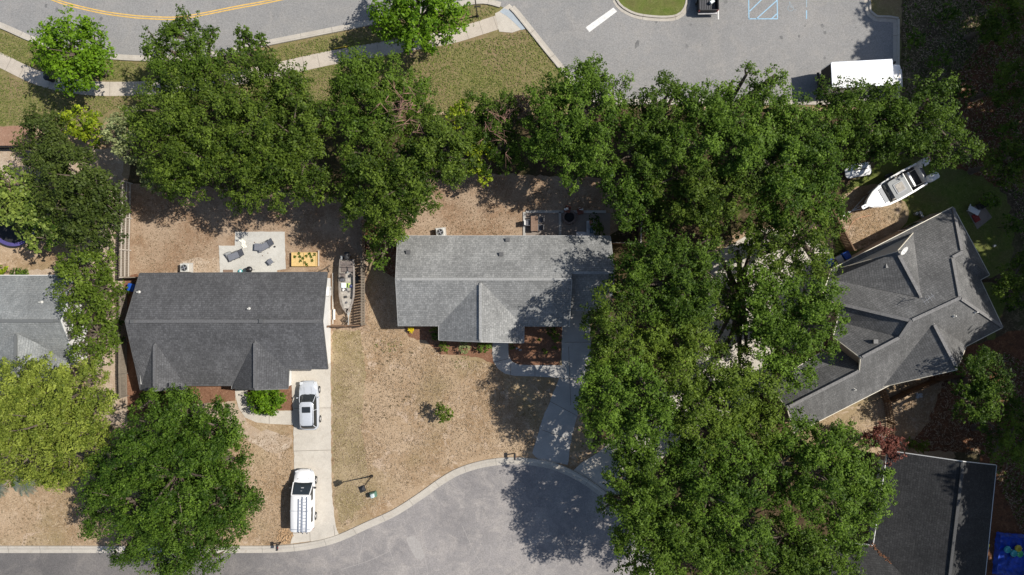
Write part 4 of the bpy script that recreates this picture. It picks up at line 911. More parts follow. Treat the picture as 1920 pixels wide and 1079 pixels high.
B2 = GP(1659, 359)
R2 = math.radians(119.7)
trailer("galvanised trailer under the large white boat on the right lawn", (B2.x, B2.y, 0), R2, 6.6, 2.2, 1.5, "metal_grey")
b2 = thing("motor_boat", "large white motor boat with twin engines, on a trailer under the right-hand trees", "boat", (B2.x, B2.y, 0), R2)
hull(b2, [(-2.9, 1.12, .62, 1.75), (-1.5, 1.18, .58, 1.78), (0, 1.18, .56, 1.82), (1.2, 1.08, .62, 1.88), (2.1, .82, .8, 1.95), (2.8, .46, 1.1, 2.0), (3.25, .12, 1.5, 2.04)], "hull_white", "cockpit_dark", .17, 1.10)
MB().add([(-1.0, 1.1, 1.86), (1.0, 1.1, 1.86), (.98, 1.25, 1.885), (.70, 2.1, 1.96), (.36, 2.8, 2.015), (.04, 3.2, 2.05), (-.04, 3.2, 2.05), (-.36, 2.8, 2.015), (-.70, 2.1, 1.96), (-.98, 1.25, 1.885)], [tuple(range(10))]).build("foredeck", "hull_white", b2)
MB().loft([rrect(-.17, .17, 2.9, 3.75, .08, 2.02), rrect(-.17, .17, 2.9, 3.75, .08, 2.10)]).build("bow_pulpit", "hull_white", b2, bevel=.01)
MB().tube((0, 3.45, 2.09), (0, 3.45, 2.13), .07, n=10).build("anchor_roller", "frame_grey", b2)
MB().box((0, 1.35, 1.90), (1.5, .42, .12)).build("foredeck_pad", "cushion_grey", b2, bevel=.03)
MB().box((0, .1, 1.45), (1.95, 1.9, .5)).build("cabin", "deck_grey", b2, bevel=.06)
MB().box((.0, .95, 1.80), (1.7, .16, .34), rx=.5).build("windscreen", "glass_dark", b2)
MB().loft([rrect(-.92, .92, -.95, .72, .15, 2.32), rrect(-.92, .92, -.95, .72, .15, 2.36)]).build("t_top", "canopy_grey", b2)
MB().loft([rrect(-.52, .52, -.62, .42, .1, 2.37), rrect(-.50, .50, -.60, .40, .1, 2.42)]).build("top_hatch", "cushion_grey", b2)
MB().loft([rrect(-.40, .40, -.50, .30, .08, 2.425), rrect(-.38, .38, -.48, .28, .08, 2.45)]).build("hatch_panel", "deck_grey", b2)
m = MB()
for sx in (-1, 1):
    for y in (-.85, .6): m.tube((sx * .85, y, 1.6), (sx * .85, y, 2.32), .03, n=6)
m.build("top_post", "alloy", b2)
MB().box((0, -.98, 2.34), (1.9, .05, .06)).build("top_rail", "hull_white", b2)
MB().box((0, -1.75, 1.55), (1.5, .22, .5)).build("leaning_post", "hull_white", b2, bevel=.04)
for sx in (-1, 1):
    m = MB().path([(sx * .72, -1.7, 2.15), (sx * .78, -3.5, 2.5)], .025, 5); m.build("outrigger", "alloy", b2)
    outboard(b2, sx * .80, -3.45, 1.42, "hull_white", 1.65)
MB().box((0, -3.2, 1.25), (2.0, .5, .2)).build("engine_bracket", "frame_grey", b2, bevel=.03)
MB().box((0, -2.95, 1.35), (2.1, .14, .6)).build("transom", "hull_white", b2, bevel=.03)
m = MB()
for sx in (-1, 1): m.path([(sx * 1.05, .9, 2.0), (sx * .78, 2.0, 2.18), (sx * .40, 2.75, 2.22), (sx * .1, 3.15, 2.22)], .016, 5)
m.build("bow_rail", "alloy", b2)
# pale covered dinghy glimpsed under the tree
o = thing("covered_dinghy", "small white object under the tree left of the large white boat", "dinghy", GP(1601, 322), math.radians(100))
MB().loft([rrect(-.5, .5, -1.1, 1.0, .2, .3), rrect(-.62, .62, -1.3, 1.2, .3, .7), rrect(-.4, .4, -1.0, .9, .25, .92)]).build("hull", "hull_white", o, smooth=True, angle=40)
MB().box((0, -.2, .98), (.08, 1.2, .08)).build("thwart", "frame_grey", o)

# ------------------------------------------------------------------ posts, boxes, yard objects
def street_lamp(label, base, hgt, arm, grp="black street lamps"):
    c = thing("street_lamp", label, "street lamp", base, 0, grp)
    MB().lathe([(.16, 0), (.15, .12), (.09, .18), (.085, .6), (.06, .7)], n=12).build("base", "black_paint", c, smooth=True, angle=40)
    MB().tube((0, 0, .6), (0, 0, hgt), .065, .045, n=10).build("pole", "black_paint", c, smooth=True)
    if arm:
        l = MB().loft([rrect(-.17, .17, -.17, .17, .04, hgt), rrect(-.24, .24, -.24, .24, .05, hgt + .45)]).build("lantern", "glass_dark", c, smooth=False)
        MB().loft([rrect(-.30, .30, -.30, .30, .05, hgt + .45), rrect(-.27, .27, -.27, .27, .05, hgt + .52), rrect(-.05, .05, -.05, .05, .02, hgt + .72)]).build("lantern_cap", "black_paint", l)
        MB().tube((0, 0, hgt - .12), (-.45, .28, hgt + .05), .02, n=6).build("bracket", "black_paint", c)
    else:
        l = MB().loft([rrect(-.20, .20, -.75, .15, .08, hgt), rrect(-.16, .16, -.68, .1, .08, hgt + .14)]).build("lantern", "black_paint", c)
    return c
street_lamp("black square-headed street lamp on the dry lawn beside the cul-de-sac", GP(697, 893), 3.75, True).rotation_euler = (0, 0, .4)
street_lamp("tall black street lamp on the grass tip at the top, cut by the frame", GP(895, 31), 6.2, False, "black street lamps")
MB().box((.12, .04, 2.2), (.62, .04, .30), rz=.12).build("cross_sign", "black_paint", bpy.data.objects["street_lamp.001"])
c = thing("utility_pedestal", "squat green utility box with pale cap on the lawn beside the street lamp", "utility box", GP(701, 926), .25)
MB().loft([rrect(-.30, .30, -.26, .26, .05, 0), rrect(-.30, .30, -.26, .26, .05, .45), rrect(-.26, .26, -.22, .22, .05, .62)]).build("cabinet", "green_plastic", c)
MB().loft([rrect(-.20, .20, -.2, .2, .09, .62), rrect(-.19, .19, -.19, .19, .12, .80), rrect(-.1, .1, -.1, .1, .08, .86)]).build("cap", "pale_cap", c)
def mailbox(label, base, rz, grp="mailboxes by the kerb"):
    c = thing("mailbox", label, "mailbox", base, rz, grp)
    MB().box((0, 0, .5), (.10, .10, 1.0)).build("post", "black_paint", c)
    m = MB(); sec = lambda y: [(.10, y, 1.0), (.10, y, 1.14), (.07, y, 1.21), (0, y, 1.24), (-.07, y, 1.21), (-.10, y, 1.14), (-.10, y, 1.0)]
    m.loft([sec(-.34), sec(.22)]); m.build("box", "black_paint", c, smooth=True, angle=40)
    MB().box((.12, -.1, 1.15), (.02, .12, .1)).build("flag", "red_lens", c)
    MB().box((0, -.36, 1.11), (.19, .02, .2)).build("door", "black_plastic", c)
mailbox("black mailbox on the kerb of the middle lawn, above the cul-de-sac", GP(965, 850), 0)
mailbox("black mailbox at the foot of the driveway, below the parked work van", GP(526.5, 1017), 0)
# fluorescent road sign
c = thing("road_sign", "fluorescent yellow-green warning sign on a dark post beside the north road", "sign", GP(511, 96))
MB().box((0, 0, 1.0), (.09, .09, 2.0)).tube((0, 0, 1.9), (0, 0, 3.0), .04).build("post", "black_paint", c)
sg = MB(); sg.add([(0, -.03, 2.15), (.40, -.03, 2.6), (0, -.03, 3.05), (-.40, -.03, 2.6), (0, .0, 2.15), (.40, 0, 2.6), (0, 0, 3.05), (-.40, 0, 2.6)], [(0, 1, 2, 3), (7, 6, 5, 4), (0, 4, 5, 1), (1, 5, 6, 2), (2, 6, 7, 3), (3, 7, 4, 0)])
so = sg.build("sign_panel", "sign_lime", c); so.rotation_euler = (0, 0, -.75); so.location = (0, 0, 0)
MB().box((0, -.045, 2.6), (.10, .02, .34)).tube((0, -.05, 2.83), (0, -.035, 2.83), .06, n=8).build("pictogram", "black_paint", so)
MB().box((.25, .08, 2.0), (.5, .05, .1), rz=.15).build("bracket", "black_paint", c)
o = MB().tube((-.62, -.10, .10), (.62, .10, .14), .05, n=8).tube((-.66, -.11, .1), (-.62, -.10, .1), .075, n=8).build("marker_pole", "yellow_pole"); o.location = GP(640, 90)
tag(o, "yellow plastic marker pole lying on the grass verge by the pavement", "pole")
c = thing("rubbish_bin", "round black bin on the pavement in the shade of the bright green tree", "bin", GP(99, 150))
MB().lathe([(.26, 0), (.30, .75), (.32, .85)], n=18).build("barrel", "black_plastic", c, smooth=True, angle=40); MB().lathe([(.33, .85), (.30, .93), (.12, .98)], n=18).build("lid", "black_paint", c, smooth=True, angle=40)

def ac_unit(label, base, rz=0):
    c = thing("air_conditioner", label, "air conditioner", base, rz, "air conditioner units by the back walls")
    MB().box((0, 0, .05), (1.0, 1.0, .08)).build("pad", "grey_concrete", c)
    MB().box((0, 0, .46), (.82, .80, .74)).build("casing", "metal_beige", c, bevel=.05)
    f = MB().lathe([(.34, .84), (.34, .86), (.29, .865), (.285, .84)], n=24).build("fan_ring", "metal_grey", c)
    MB().lathe([(.30, .835), (.30, .838)], n=24).build("fan_well", "black_plastic", c)
    m = MB()
    for k in range(4): a = k * math.pi / 2 + .4; m.box((.13 * math.cos(a), .13 * math.sin(a), .855), (.24, .10, .015), a)
    m.lathe([(.07, .84), (.06, .89)], n=10); m.build("fan_blade", "alloy", c)
    m = MB()
    for k in range(7): m.tube((-.33 + k * .11, -.3, .88), (-.33 + k * .11, .3, .88), .006, n=4)
    m.build("grille", "metal_grey", c)
ac_unit("pale air conditioner behind the charcoal house, in the sandy patch", GP(353, 503))
ac_unit("pale air conditioner behind the light grey middle house", GP(827, 437), .1)
# left patio furniture
def lounger(label, p, rz, back):
    c = thing("sun_lounger", label, "sun lounger", p, rz, "loungers on the pale patio")
    m = MB()
    for sx in (-1, 1):
        m.path([(sx * .32, -.85, .32), (sx * .32, .25, .32), (sx * .32, .85, .32 + back)], .022, 6)
    m.path([(-.32, -.85, .32), (.32, -.85, .32)], .022, 6); m.path([(-.32, .85, .32 + back), (.32, .85, .32 + back)], .022, 6); m.build("frame", "frame_grey", c)
    for x in (-.32, .32):
        for y in (-.72, .2): MB().tube((x, y, .32), (x * 1.08, y - .05, 0.0), .02, n=6).build("leg", "frame_grey", c)
    MB().add([(-.29, -.82, .33), (.29, -.82, .33), (.29, .22, .31), (-.29, .22, .31)], [(0, 1, 2, 3)]).build("seat", "sling_fabric", c)
    MB().add([(-.29, .26, .32), (.29, .26, .32), (.29, .83, .31 + back), (-.29, .83, .31 + back)], [(0, 1, 2, 3)]).build("backrest", "sling_fabric", c)
    for sx in (-1, 1): MB().path([(sx * .35, -.2, .32), (sx * .36, -.1, .52), (sx * .36, .35, .54), (sx * .34, .4, .40)], .018, 6).build("arm", "frame_grey", c)
z_ = .05
p = GP(446, 479); lounger("dark lounger with open frame on the left of the pale patio", (p.x, p.y, z_), math.radians(-68), .42)
p = GP(501, 461); lounger("blue-grey lounger beside the square side table on the pale patio", (p.x, p.y, z_), math.radians(-62), .35)
def low_table(label, p, w, d, h, rz, grp):
    c = thing("side_table", label, "table", p, rz, grp)
    MB().box((0, 0, h), (w, d, .04)).build("table_top", "sling_fabric", c, bevel=.01)
    for sx in (-1, 1):
        for sy in (-1, 1): MB().tube((sx * w * .42, sy * d * .42, h), (sx * w * .46, sy * d * .46, 0), .018, n=6).build("leg", "frame_grey", c)
p = GP(488, 464); low_table("square blue-grey low table touching the lounger on the pale patio", (p.x, p.y, z_), .82, .66, .38, -.06, "low tables on the pale patio")
p = GP(509.5, 491.5); low_table("small dark table turned like a diamond near the patio's front edge", (p.x, p.y, z_), .48, .48, .42, .72, "low tables on the pale patio")
def folding_frame(label, p, rz):
    c = thing("folding_chair", label, "chair", p, rz)
    MB().path([(-.3, -.45, .06), (-.28, .45, .42), (.28, .45, .42), (.3, -.45, .06)], .02, 6).build("frame", "frame_grey", c)
    for x in (-.29, .29): MB().tube((x, .3, .38), (x, .35, 0), .016, n=6).build("leg", "frame_grey", c)
    MB().add([(-.27, -.2, .16), (.27, -.2, .16), (.26, .4, .4), (-.26, .4, .4)], [(0, 1, 2, 3)]).build("seat", "canopy_grey", c)
p = GP(433, 482); folding_frame("thin dark folding chair frame left of the dark lounger", (p.x, p.y, z_), math.radians(20))
me = MB(); n_ = 7; pts = {}
for i in range(n_):
    for j in range(n_ + 3): pts[i, j] = (-.22 + .44 * i / (n_ - 1) + .06 * math.sin(j * 1.3), -.45 + .9 * j / (n_ + 2), .05 + .05 * random.random() + .03 * math.sin(i * 2 + j))
ks = list(pts); idx = {k: i for i, k in enumerate(ks)}
me.add([pts[k] for k in ks], [(idx[i, j], idx[i + 1, j], idx[i + 1, j + 1], idx[i, j + 1]) for i in range(n_ - 1) for j in range(n_ + 2)])
o = me.build("towel", "cloth_cream", smooth=True); p = GP(457, 457); o.location = (p.x, p.y, z_); o.rotation_euler = (0, 0, .35); tag(o, "crumpled cream towel dropped on the pale patio", "towel")
p = GP(473, 506); c = thing("kettle_grill", "round black kettle grill at the house side of the pale patio", "grill", (p.x, p.y, z_))
MB().lathe([(.05, .42), (.22, .50), (.29, .62), (.30, .70)], n=20).build("bowl", "black_paint", c, smooth=True); MB().lathe([(.30, .70), (.28, .82), (.18, .92), (.05, .95)], n=20).build("lid", "black_paint", c, smooth=True)
for k in range(3): a = k * 2.1; MB().tube((.18 * math.cos(a), .18 * math.sin(a), .52), (.32 * math.cos(a), .32 * math.sin(a), 0), .015, n=5).build("leg", "alloy", c)
MB().tube((-.05, 0, .98), (.05, 0, .98), .015, n=5).build("handle", "fence_wood_brown", c)
p = GP(453, 509); o = MB().lathe([(.10, 0), (.17, .14), (.19, .26), (.15, .27)], n=14).build("plant_pot", "toy_teal", smooth=True, angle=40); o.location = (p.x, p.y, z_); tag(o, "small teal pot next to the black kettle grill", "pot"); MB().lathe([(.15, .24), (.06, .33)], n=10).build("soil", "cooler_white", o)
p = GP(428, 511); o = MB().box((0, 0, .012), (.95, .5, .024)).build("door_mat", "mat_brown", bevel=.005); o.location = (p.x, p.y, z_ + .003); tag(o, "brown door mat on the pale patio against the charcoal house", "mat")
for k, (u, v, s_) in enumerate(((516, 463, .09), (493, 480, .05), (503, 475, .045), (478, 455, .05), (513, 454, .05))):
    p = GP(u, v); o = MB().lathe([(s_ * .5, 0), (s_, s_ * .6), (s_ * .8, s_ * 1.4), (s_ * .2, s_ * 1.8)], n=10).build("toy_ball" if k == 0 else "pebble", "black_plastic" if k == 0 else "mat_brown", smooth=True); o.location = (p.x, p.y, z_)
    tag(o, "small dark ball to the right of the loungers on the pale patio" if k == 0 else ["", "small brown pebble below the square low table on the patio", "small brown pebble right of the first pebble, mid patio", "small brown pebble between the towel and the square low table", "small brown pebble at the head of the blue-grey lounger"][k], "ball" if k == 0 else "pebble", None if k == 0 else "bits lying on the pale patio")
# raised planter
p = GP(572.5, 487); c = thing("raised_planter", "yellow timber raised bed with small seedlings beside the pale patio", "planter", (p.x, p.y, 0), .0)
W_, D_, H_ = 2.42, 1.28, .42
for sy in (-1, 1): MB().box((0, sy * D_ / 2, H_ / 2), (W_, .05, H_)).build("side_board", "planter_wood", c)
for sx in (-1, 1): MB().box((sx * (W_ / 2 - .03), 0, H_ / 2 + .003), (.05, D_ - .05, H_)).build("end_board", "planter_wood", c)
MB().box((0, 0, H_ / 2 + .01), (.04, D_ - .05, H_)).build("divider", "planter_wood", c)
MB().box((0, 0, .18), (W_ - .12, D_ - .06, .36)).build("soil", "planter_soil", c)
MB().box((W_ / 2 + .16, .1, .3), (.10, D_ + .2, .06), ry=0).build("trellis_rail", "fence_wood_pale", c)
# lumber strip and meter boxes beside the charcoal house
p = GP(622, 552); c = thing("wall_box", "white electrical meter box on the white gable wall of the charcoal house", "meter box", (GP(620, 545).x, p.y + .3, 0))
MB().box((.16, 0, 1.35), (.30, .85, .9)).build("casing", "trim_white", c, bevel=.02); MB().box((.33, .2, 1.35), (.06, .25, .3)).build("meter", "metal_grey", c); MB().tube((.1, -.2, .1), (.1, -.2, .95), .03).build("conduit", "metal_grey", c)
for k, (u, v, L_, w_, mm, lab) in enumerate(((624.5, 560, 4.9, .12, "fence_wood_pale", "long pale plank lying beside the white gable wall"), (621.8, 548, 3.4, .10, "fence_wood_brown", "long brown plank lying tight against the white gable wall"), (626.0, 590, 1.0, .30, "trim_white", "short white board lying beside the trailer tongue"))):
    p = GP(u, v); o = MB().box((0, 0, .06), (w_, L_, .08)).build("plank", mm, bevel=.01); o.location = (p.x, p.y, .01 + .0 * k); tag(o, lab, "plank")
p = GP(610, 505); o = MB().path([(-.6, -.25, .12), (0, 0, .2), (.5, .35, .16)], .06, 6).path([(.3, .1, .15), (.4, -.3, .1)], .05, 6).build("branch_debris", "bark"); o.location = p; tag(o, "dark fallen branch at the back corner of the charcoal house", "branch", kind="stuff")
p = GP(655, 601); m = MB()
for k in range(26): a = random.random() * 6.28; r_ = random.random() * .45; m.box((r_ * math.cos(a) - .35, r_ * math.sin(a), .08 + .2 * random.random()), (.28, .05, .04), random.random() * 6, random.random())
o = m.build("brush_pile", "bark"); o.location = p; tag(o, "small dark pile of sticks under the bow of the small boat", "sticks", kind="stuff")
# middle-house patio
p = GP(1001.5, 421); c = thing("patio_table", "brown slatted dining table on the shaded patio behind the middle house", "table", (p.x, p.y, .03), 0)
m = MB()
for k in range(5): m.box((-.27 + .135 * k, 0, .74), (.12, 1.42, .035))
m.build("table_top", "deck_wood", c)
for sx in (-1, 1):
    for sy in (-1, 1): MB().box((sx * .26, sy * .62, .36), (.07, .07, .72)).build("leg", "deck_wood", c)
def chair(label, p, rz, m1, m2, grp):
    c = thing("patio_chair", label, "chair", p, rz, grp)
    MB().box((0, 0, .42), (.50, .48, .06)).build("seat", m1, c, bevel=.02); MB().box((0, -.26, .72), (.50, .06, .56), rx=.18).build("backrest", m2, c, bevel=.02)
    for sx in (-1, 1):
        for sy in (-1, 1): MB().box((sx * .22, sy * .2, .2), (.04, .04, .4)).build("leg", m1, c)
        MB().box((sx * .27, 0, .62), (.05, .46, .04)).build("arm", m1, c)
p = GP(989, 419); chair("dark chair with white cushion back at the left side of the slatted table", (p.x, p.y, .03), -math.pi / 2, "frame_grey", "trim_white", "chairs on the shaded patio")
p = GP(1013, 413); chair("dark metal chair at the right side of the slatted table, farther from the house", (p.x, p.y, .03), math.pi / 2, "frame_grey", "frame_grey", "chairs on the shaded patio")
p = GP(1012.5, 428); chair("dark metal chair at the right side of the slatted table, nearer the house", (p.x, p.y, .03), math.pi / 2, "frame_grey", "frame_grey", "chairs on the shaded patio")
p = GP(1067, 408); c = thing("fire_pit", "round stone fire pit with black ash on the shaded patio", "fire pit", (p.x, p.y, .03))
MB().lathe([(.72, 0), (.72, .06), (.70, .40), (.48, .42), (.46, .12), (.0, .10)], n=28).build("stone_ring", "stone", c, smooth=True, angle=35); MB().lathe([(.45, .13), (.3, .17), (.05, .19)], n=20).build("ash", "ash", c)
p = GP(1063, 395); chair("rust-red chair with white pillow, behind the fire pit on the left", (p.x, p.y, .03), math.pi - .35, "red_brown_chair", "red_brown_chair", "chairs on the shaded patio")
p = GP(1087, 399); chair("rust-red chair with white pillow, right of the fire pit", (p.x, p.y, .03), math.pi + .25, "red_brown_chair", "red_brown_chair", "chairs on the shaded patio")
for k, (u, v, lab) in enumerate(((1061, 396, "white pillow on the rust-red chair directly behind the fire pit"), (1088, 396, "white pillow on the rust-red chair to the right of the fire pit"))):
    p = GP(u, v); o = MB().box((0, 0, .09), (.46, .26, .16), rz=.35 if k == 0 else -.1, taper=.7).build("pillow", "trim_white", bevel=.05); o.location = (p.x, p.y + .12, .62); MB().box((0, 0, .17), (.30, .02, .02)).build("piping", "cushion_grey", o); tag(o, lab, "pillow")
p = GP(1106, 430); c = thing("corner_sofa", "pale L-shaped outdoor sofa against the back wall of the middle house", "sofa", (p.x, p.y, .03))
MB().box((.05, .0, .22), (.80, 1.5, .40)).build("base", "sofa_white", c, bevel=.05); MB().box((-.85, -.52, .217), (.98, .46, .394)).build("base", "sofa_white", c, bevel=.05)
MB().box((.40, .0, .55), (.16, 1.5, .34)).build("backrest", "sofa_white", c, bevel=.04); MB().box((-.12, .30, .50), (.46, .60, .14)).build("seat_cushion", "cushion_grey", c, bevel=.05)
for u, v, mm, lab, rz in ((1107, 420, "pillow_rust", "rust-coloured pillow on the pale L-shaped sofa", .2), (1107.5, 434, "pillow_blue", "dark blue throw on the pale L-shaped sofa", .05)):
    p = GP(u, v); o = MB().box((0, 0, .07), (.34, .55, .13), rz=rz, taper=.75).build("pillow", mm, bevel=.05); o.location = (p.x, p.y, .62); tag(o, lab, "pillow"); MB().box((0, 0, .14), (.02, .3, .02)).build("piping", "sofa_white", o)
p = GP(1172, 413); o = MB().box((0, 0, .2), (.9, .55, .32), rz=-.1).box((0, 0, .38), (.94, .58, .05), rz=-.1).build("storage_bench", "canopy_grey", bevel=.02); o.location = p; tag(o, "low grey storage bench in deep shade under the oak, right of the patio", "bench")
# trampoline
p = GP(38, 418); c = thing("trampoline", "round trampoline with purple edge pad under the glossy-leaved tree at left", "trampoline", p)
MB().lathe([(2.30, .84), (2.32, .90), (2.0, .91), (1.98, .84)], n=48).build("edge_pad", "purple_pad", c, smooth=True, angle=30)
MB().lathe([(1.99, .875), (1.98, .87)], n=48).build("bed", "trampoline_bed", c)
for k in range(6): a = k * math.pi / 3 + .3; MB().tube((2.2 * math.cos(a), 2.2 * math.sin(a), 0), (2.2 * math.cos(a), 2.2 * math.sin(a), .88), .025, n=6).build("leg", "alloy", c)
# wheeled bins and play things
def bin_(label, base, rz, m, grp=None):
    c = thing("wheeled_bin", label, "bin", base, rz, grp)
    MB().loft([rrect(-.22, .22, -.24, .24, .05, .06), rrect(-.30, .30, -.36, .32, .06, .98)]).build("body", m, c); MB().loft([rrect(-.32, .32, -.40, .36, .07, .98), rrect(-.30, .30, -.36, .33, .08, 1.05), rrect(-.15, .15, -.2, .2, .08, 1.09)]).build("lid", m, c)
    MB().tube((-.25, .40, .95), (.25, .40, .95), .02, n=6).build("handle", "black_plastic", c)
    for sx in (-1, 1): MB().tube((sx * .24, .28, .12), (sx * .31, .28, .12), .12, n=12).build("wheel", "rubber", c)
bin_("blue wheeled bin behind the big angled house, right of the grey bin", GP(1578.5, 480), .5, "blue_plastic", "wheeled bins beside the houses")
bin_("pale grey wheeled bin between the two blue ones behind the big angled house", GP(1565.5, 488), .5, "metal_grey", "wheeled bins beside the houses")
bin_("blue wheeled bin half under the tree, left of the grey bin", GP(1548, 493), .4, "blue_plastic", "wheeled bins beside the houses")
bin_("blue wheeled bin in the gap left of the charcoal house", GP(256, 539), -.2, "blue_plastic", "wheeled bins beside the houses")
p = GP(1890, 1040); c = thing("paddling_pool", "crumpled blue tarpaulin pool with coloured toys, lower right corner", "paddling pool", (GP(1895, 1040).x, p.y, 0), -.1)
m = MB(); rows = []
ns = 18
for i in range(ns):
    for j in range(ns):
        x = -1.6 + 3.2 * i / (ns - 1); y = -2.0 + 4.0 * j / (ns - 1); e = max(abs(x) / 1.6, abs(y) / 2.0)
        rows.append((x * (1 + .06 * random.random()), y * (1 + .05 * random.random()), (.10 if e < .8 else .40 if e < .95 else .03) + .07 * random.random()))
m.add(rows, [(i * ns + j, (i + 1) * ns + j, (i + 1) * ns + j + 1, i * ns + j + 1) for i in range(ns - 1) for j in range(ns - 1)]); m.build("liner", "blue_tarp", c, smooth=True)
MB().lathe([(.25, .03), (.25, .06)], (0, 0, .2), 12).build("drain_patch", "navy", c)
for k, (u, v, mm, lab) in enumerate(((1896, 1030, "toy_teal", "round teal float in the blue paddling pool, nearest its left rim"), (1908, 1037, "toy_teal", "round teal float in the blue paddling pool, below the yellow one"), (1916, 1028, "yellow_plastic", "round yellow float in the blue paddling pool"), (1919, 1038, "toy_green", "round green float in the blue paddling pool at the frame's edge"))):
    p = GP(u - 12, v - 2); o = MB().lathe([(.16, 0), (.32, .08), (.34, .16), (.26, .24), (.12, .17)], n=18).build("pool_float", mm, smooth=True); o.location = (p.x, p.y, .22); tag(o, lab, "pool toy"); MB().tube((.3, 0, .2), (.36, 0, .24), .03, n=6).build("valve", "trim_white", o)
p = GP(1836, 1032); c = thing("toddler_slide", "small yellow and green plastic slide beside the near-black house", "slide", (p.x, p.y, 0), -.06)
m = MB(); m.add([(-.2, .6, .75), (.2, .6, .75), (.2, -.9, .1), (-.2, -.9, .1)], [(0, 1, 2, 3)])
for sx in (-1, 1): m.add([(sx * .2, .6, .75), (sx * .2, -.9, .1), (sx * .22, -.9, .22), (sx * .22, .6, .9)], [(0, 1, 2, 3)])
m.build("chute", "yellow_plastic", c); MB().box((0, .85, .6), (.46, .3, 1.0)).build("ladder_step", "yellow_plastic", c, bevel=.04); MB().box((0, -1.25, .12), (.5, .6, .14)).build("landing", "toy_green", c, bevel=.04)
# things on the small slab at the right
p = GP(1822, 396); c = thing("garden_lounger", "white garden lounger on the small slab in shade, far right", "lounger", (p.x, p.y, .03), 1.1)
MB().box((0, 0, .30), (.55, 1.1, .07)).build("seat", "trim_white", c, bevel=.03); MB().box((0, .65, .52), (.55, .45, .06), rx=.9).build("backrest", "trim_white", c, bevel=.03)
for sx in (-1, 1):
    for sy in (-1, 1): MB().box((sx * .22, sy * .45, .14), (.05, .05, .28)).build("leg", "trim_white", c)
p = GP(1835, 386); c = thing("cart_grill", "black wheeled barbecue on the small slab at the far right", "barbecue", (p.x, p.y, .03), .5)
MB().box((0, 0, .6), (1.0, .5, .5)).build("cabinet", "black_plastic", c, bevel=.02); MB().loft([rrect(-.45, .45, -.28, .28, .1, .86), rrect(-.42, .42, -.2, .2, .12, 1.08)]).build("hood", "black_paint", c); MB().box((.7, 0, .85), (.4, .45, .04)).build("side_shelf", "alloy", c)
for sx in (-1, 1): MB().tube((sx * .4, -.2, .12), (sx * .44, -.2, .12), .12).build("wheel", "rubber", c)
p = GP(1829, 409); o = MB().box((0, 0, .05), (.6, .8, .08), rz=.5).build("seat_pad", "red_cloth", bevel=.03); o.location = (p.x, p.y, .03); tag(o, "dark red pad on the small slab at the far right", "cushion"); MB().box((0, 0, .095), (.4, .02, .015), rz=.5).build("piping", "frame_grey", o)
def small_stuff(nm, label, cat, u, v, m, d, n=5, spread=.4):
    p = GP(u, v); b = MB()
    for k in range(n): b.box((random.gauss(0, spread * .5), random.gauss(0, spread * .5), d[2] / 2 + .05 * k * .3), (d[0] * random.uniform(.6, 1.1), d[1] * random.uniform(.6, 1.1), d[2]), random.random() * 3)
    o = b.build(nm, m, bevel=.01); o.location = p; tag(o, label, cat)
small_stuff("garden_statue", "pale grey garden ornament just above the roof edge of the big angled house", "ornament", 1722, 402, "metal_grey", (.22, .3, .4), 4, .3)
small_stuff("tarp_bundle", "grey and white bundle in the dry side yard of the big angled house", "bundle", 1722, 742, "cushion_grey", (.6, .22, .12), 7, .3)
small_stuff("garden_figure", "small pale ornament in the dark mulch bed of the middle house", "ornament", 972, 654, "cushion_grey", (.10, .26, .3), 4, .2)
small_stuff("watering_can", "small blue-white object on the shaded grass right of the big angled house", "ornament", 1862, 460, "cushion_grey", (.16, .12, .2), 4, .2)
# hose
p0 = [(1590, 432), (1596, 420), (1606, 411), (1618, 407), (1632, 404)]
b = MB(); b.path([Vector((q.x, q.y, .04)) for q in smooth_line([GP(*q) for q in p0], .25)], .03, 6); tag(b.build("garden_hose", "hose_orange"), "orange garden hose curving over the dry grass below the big boat", "hose")
# leaf pile at driveway foot
b = MB()
for k in range(150):
    a = random.random() * 6.28; r_ = .72 * math.sqrt(random.random()); q = GP(535, 1005)
    b.box((q.x + r_ * math.cos(a) * 1.1, q.y + r_ * math.sin(a), .04 + .30 * (1 - r_ / .75) * random.random()), (.20, .07, .02), random.random() * 6, random.random(), random.random() * .6)
tag(b.build("leaf_pile", "debris"), "tan pile of dry leaves and sticks at the foot of the driveway", "leaf pile", kind="stuff")
# ------------------------------------------------------------------ fences
def fence(label, pts, hgt, m_board, gap=0.03, bw=0.13, rails=3, rail_side=1, m_rail=None, grp=None, post=2.4, cap=None):
    P = [GP(u, v) for u, v in pts]; c = thing("fence", label, "fence", P[0], 0, grp)
    bo = MB(); ra = MB(); po = []
    for i in range(len(P) - 1):
        a, b = P[i], P[i + 1]; L = (b - a).length; e = (b - a).normalized(); n = Vector((-e.y, e.x, 0)) * rail_side; ang = math.atan2(e.y, e.x)
        k = max(1, int(L / (bw + gap)))
        for j in range(k):
            p = a + e * ((j + .5) * L / k); h = hgt * random.uniform(.985, 1.01)
            bo.box((p.x, p.y, h / 2 + .03), (bw, .022, h), ang + random.gauss(0, .01))
        for r_ in range(rails):
            z = hgt * (.15 + .72 * r_ / max(1, rails - 1)); q = (a + b) / 2 + n * .045
            ra.box((q.x, q.y, z), (L, .055, .10), ang)
        if cap: q = (a + b) / 2; ra.box((q.x, q.y, hgt + .05), (L, .12, .04), ang)
        m_ = max(1, round(L / post))
        for j in range(m_ + (i == len(P) - 2)): po.append(a + e * (j * L / m_) + n * .10)
    bo.build("boards", m_board, c, world=True); ra.build("rail", m_rail or m_board, c, world=True)
    for p in po: MB().box((p.x, p.y, hgt * .52), (.10, .10, hgt * 1.04)).build("post", m_rail or m_board, c, world=True)
GF = "timber garden fences"
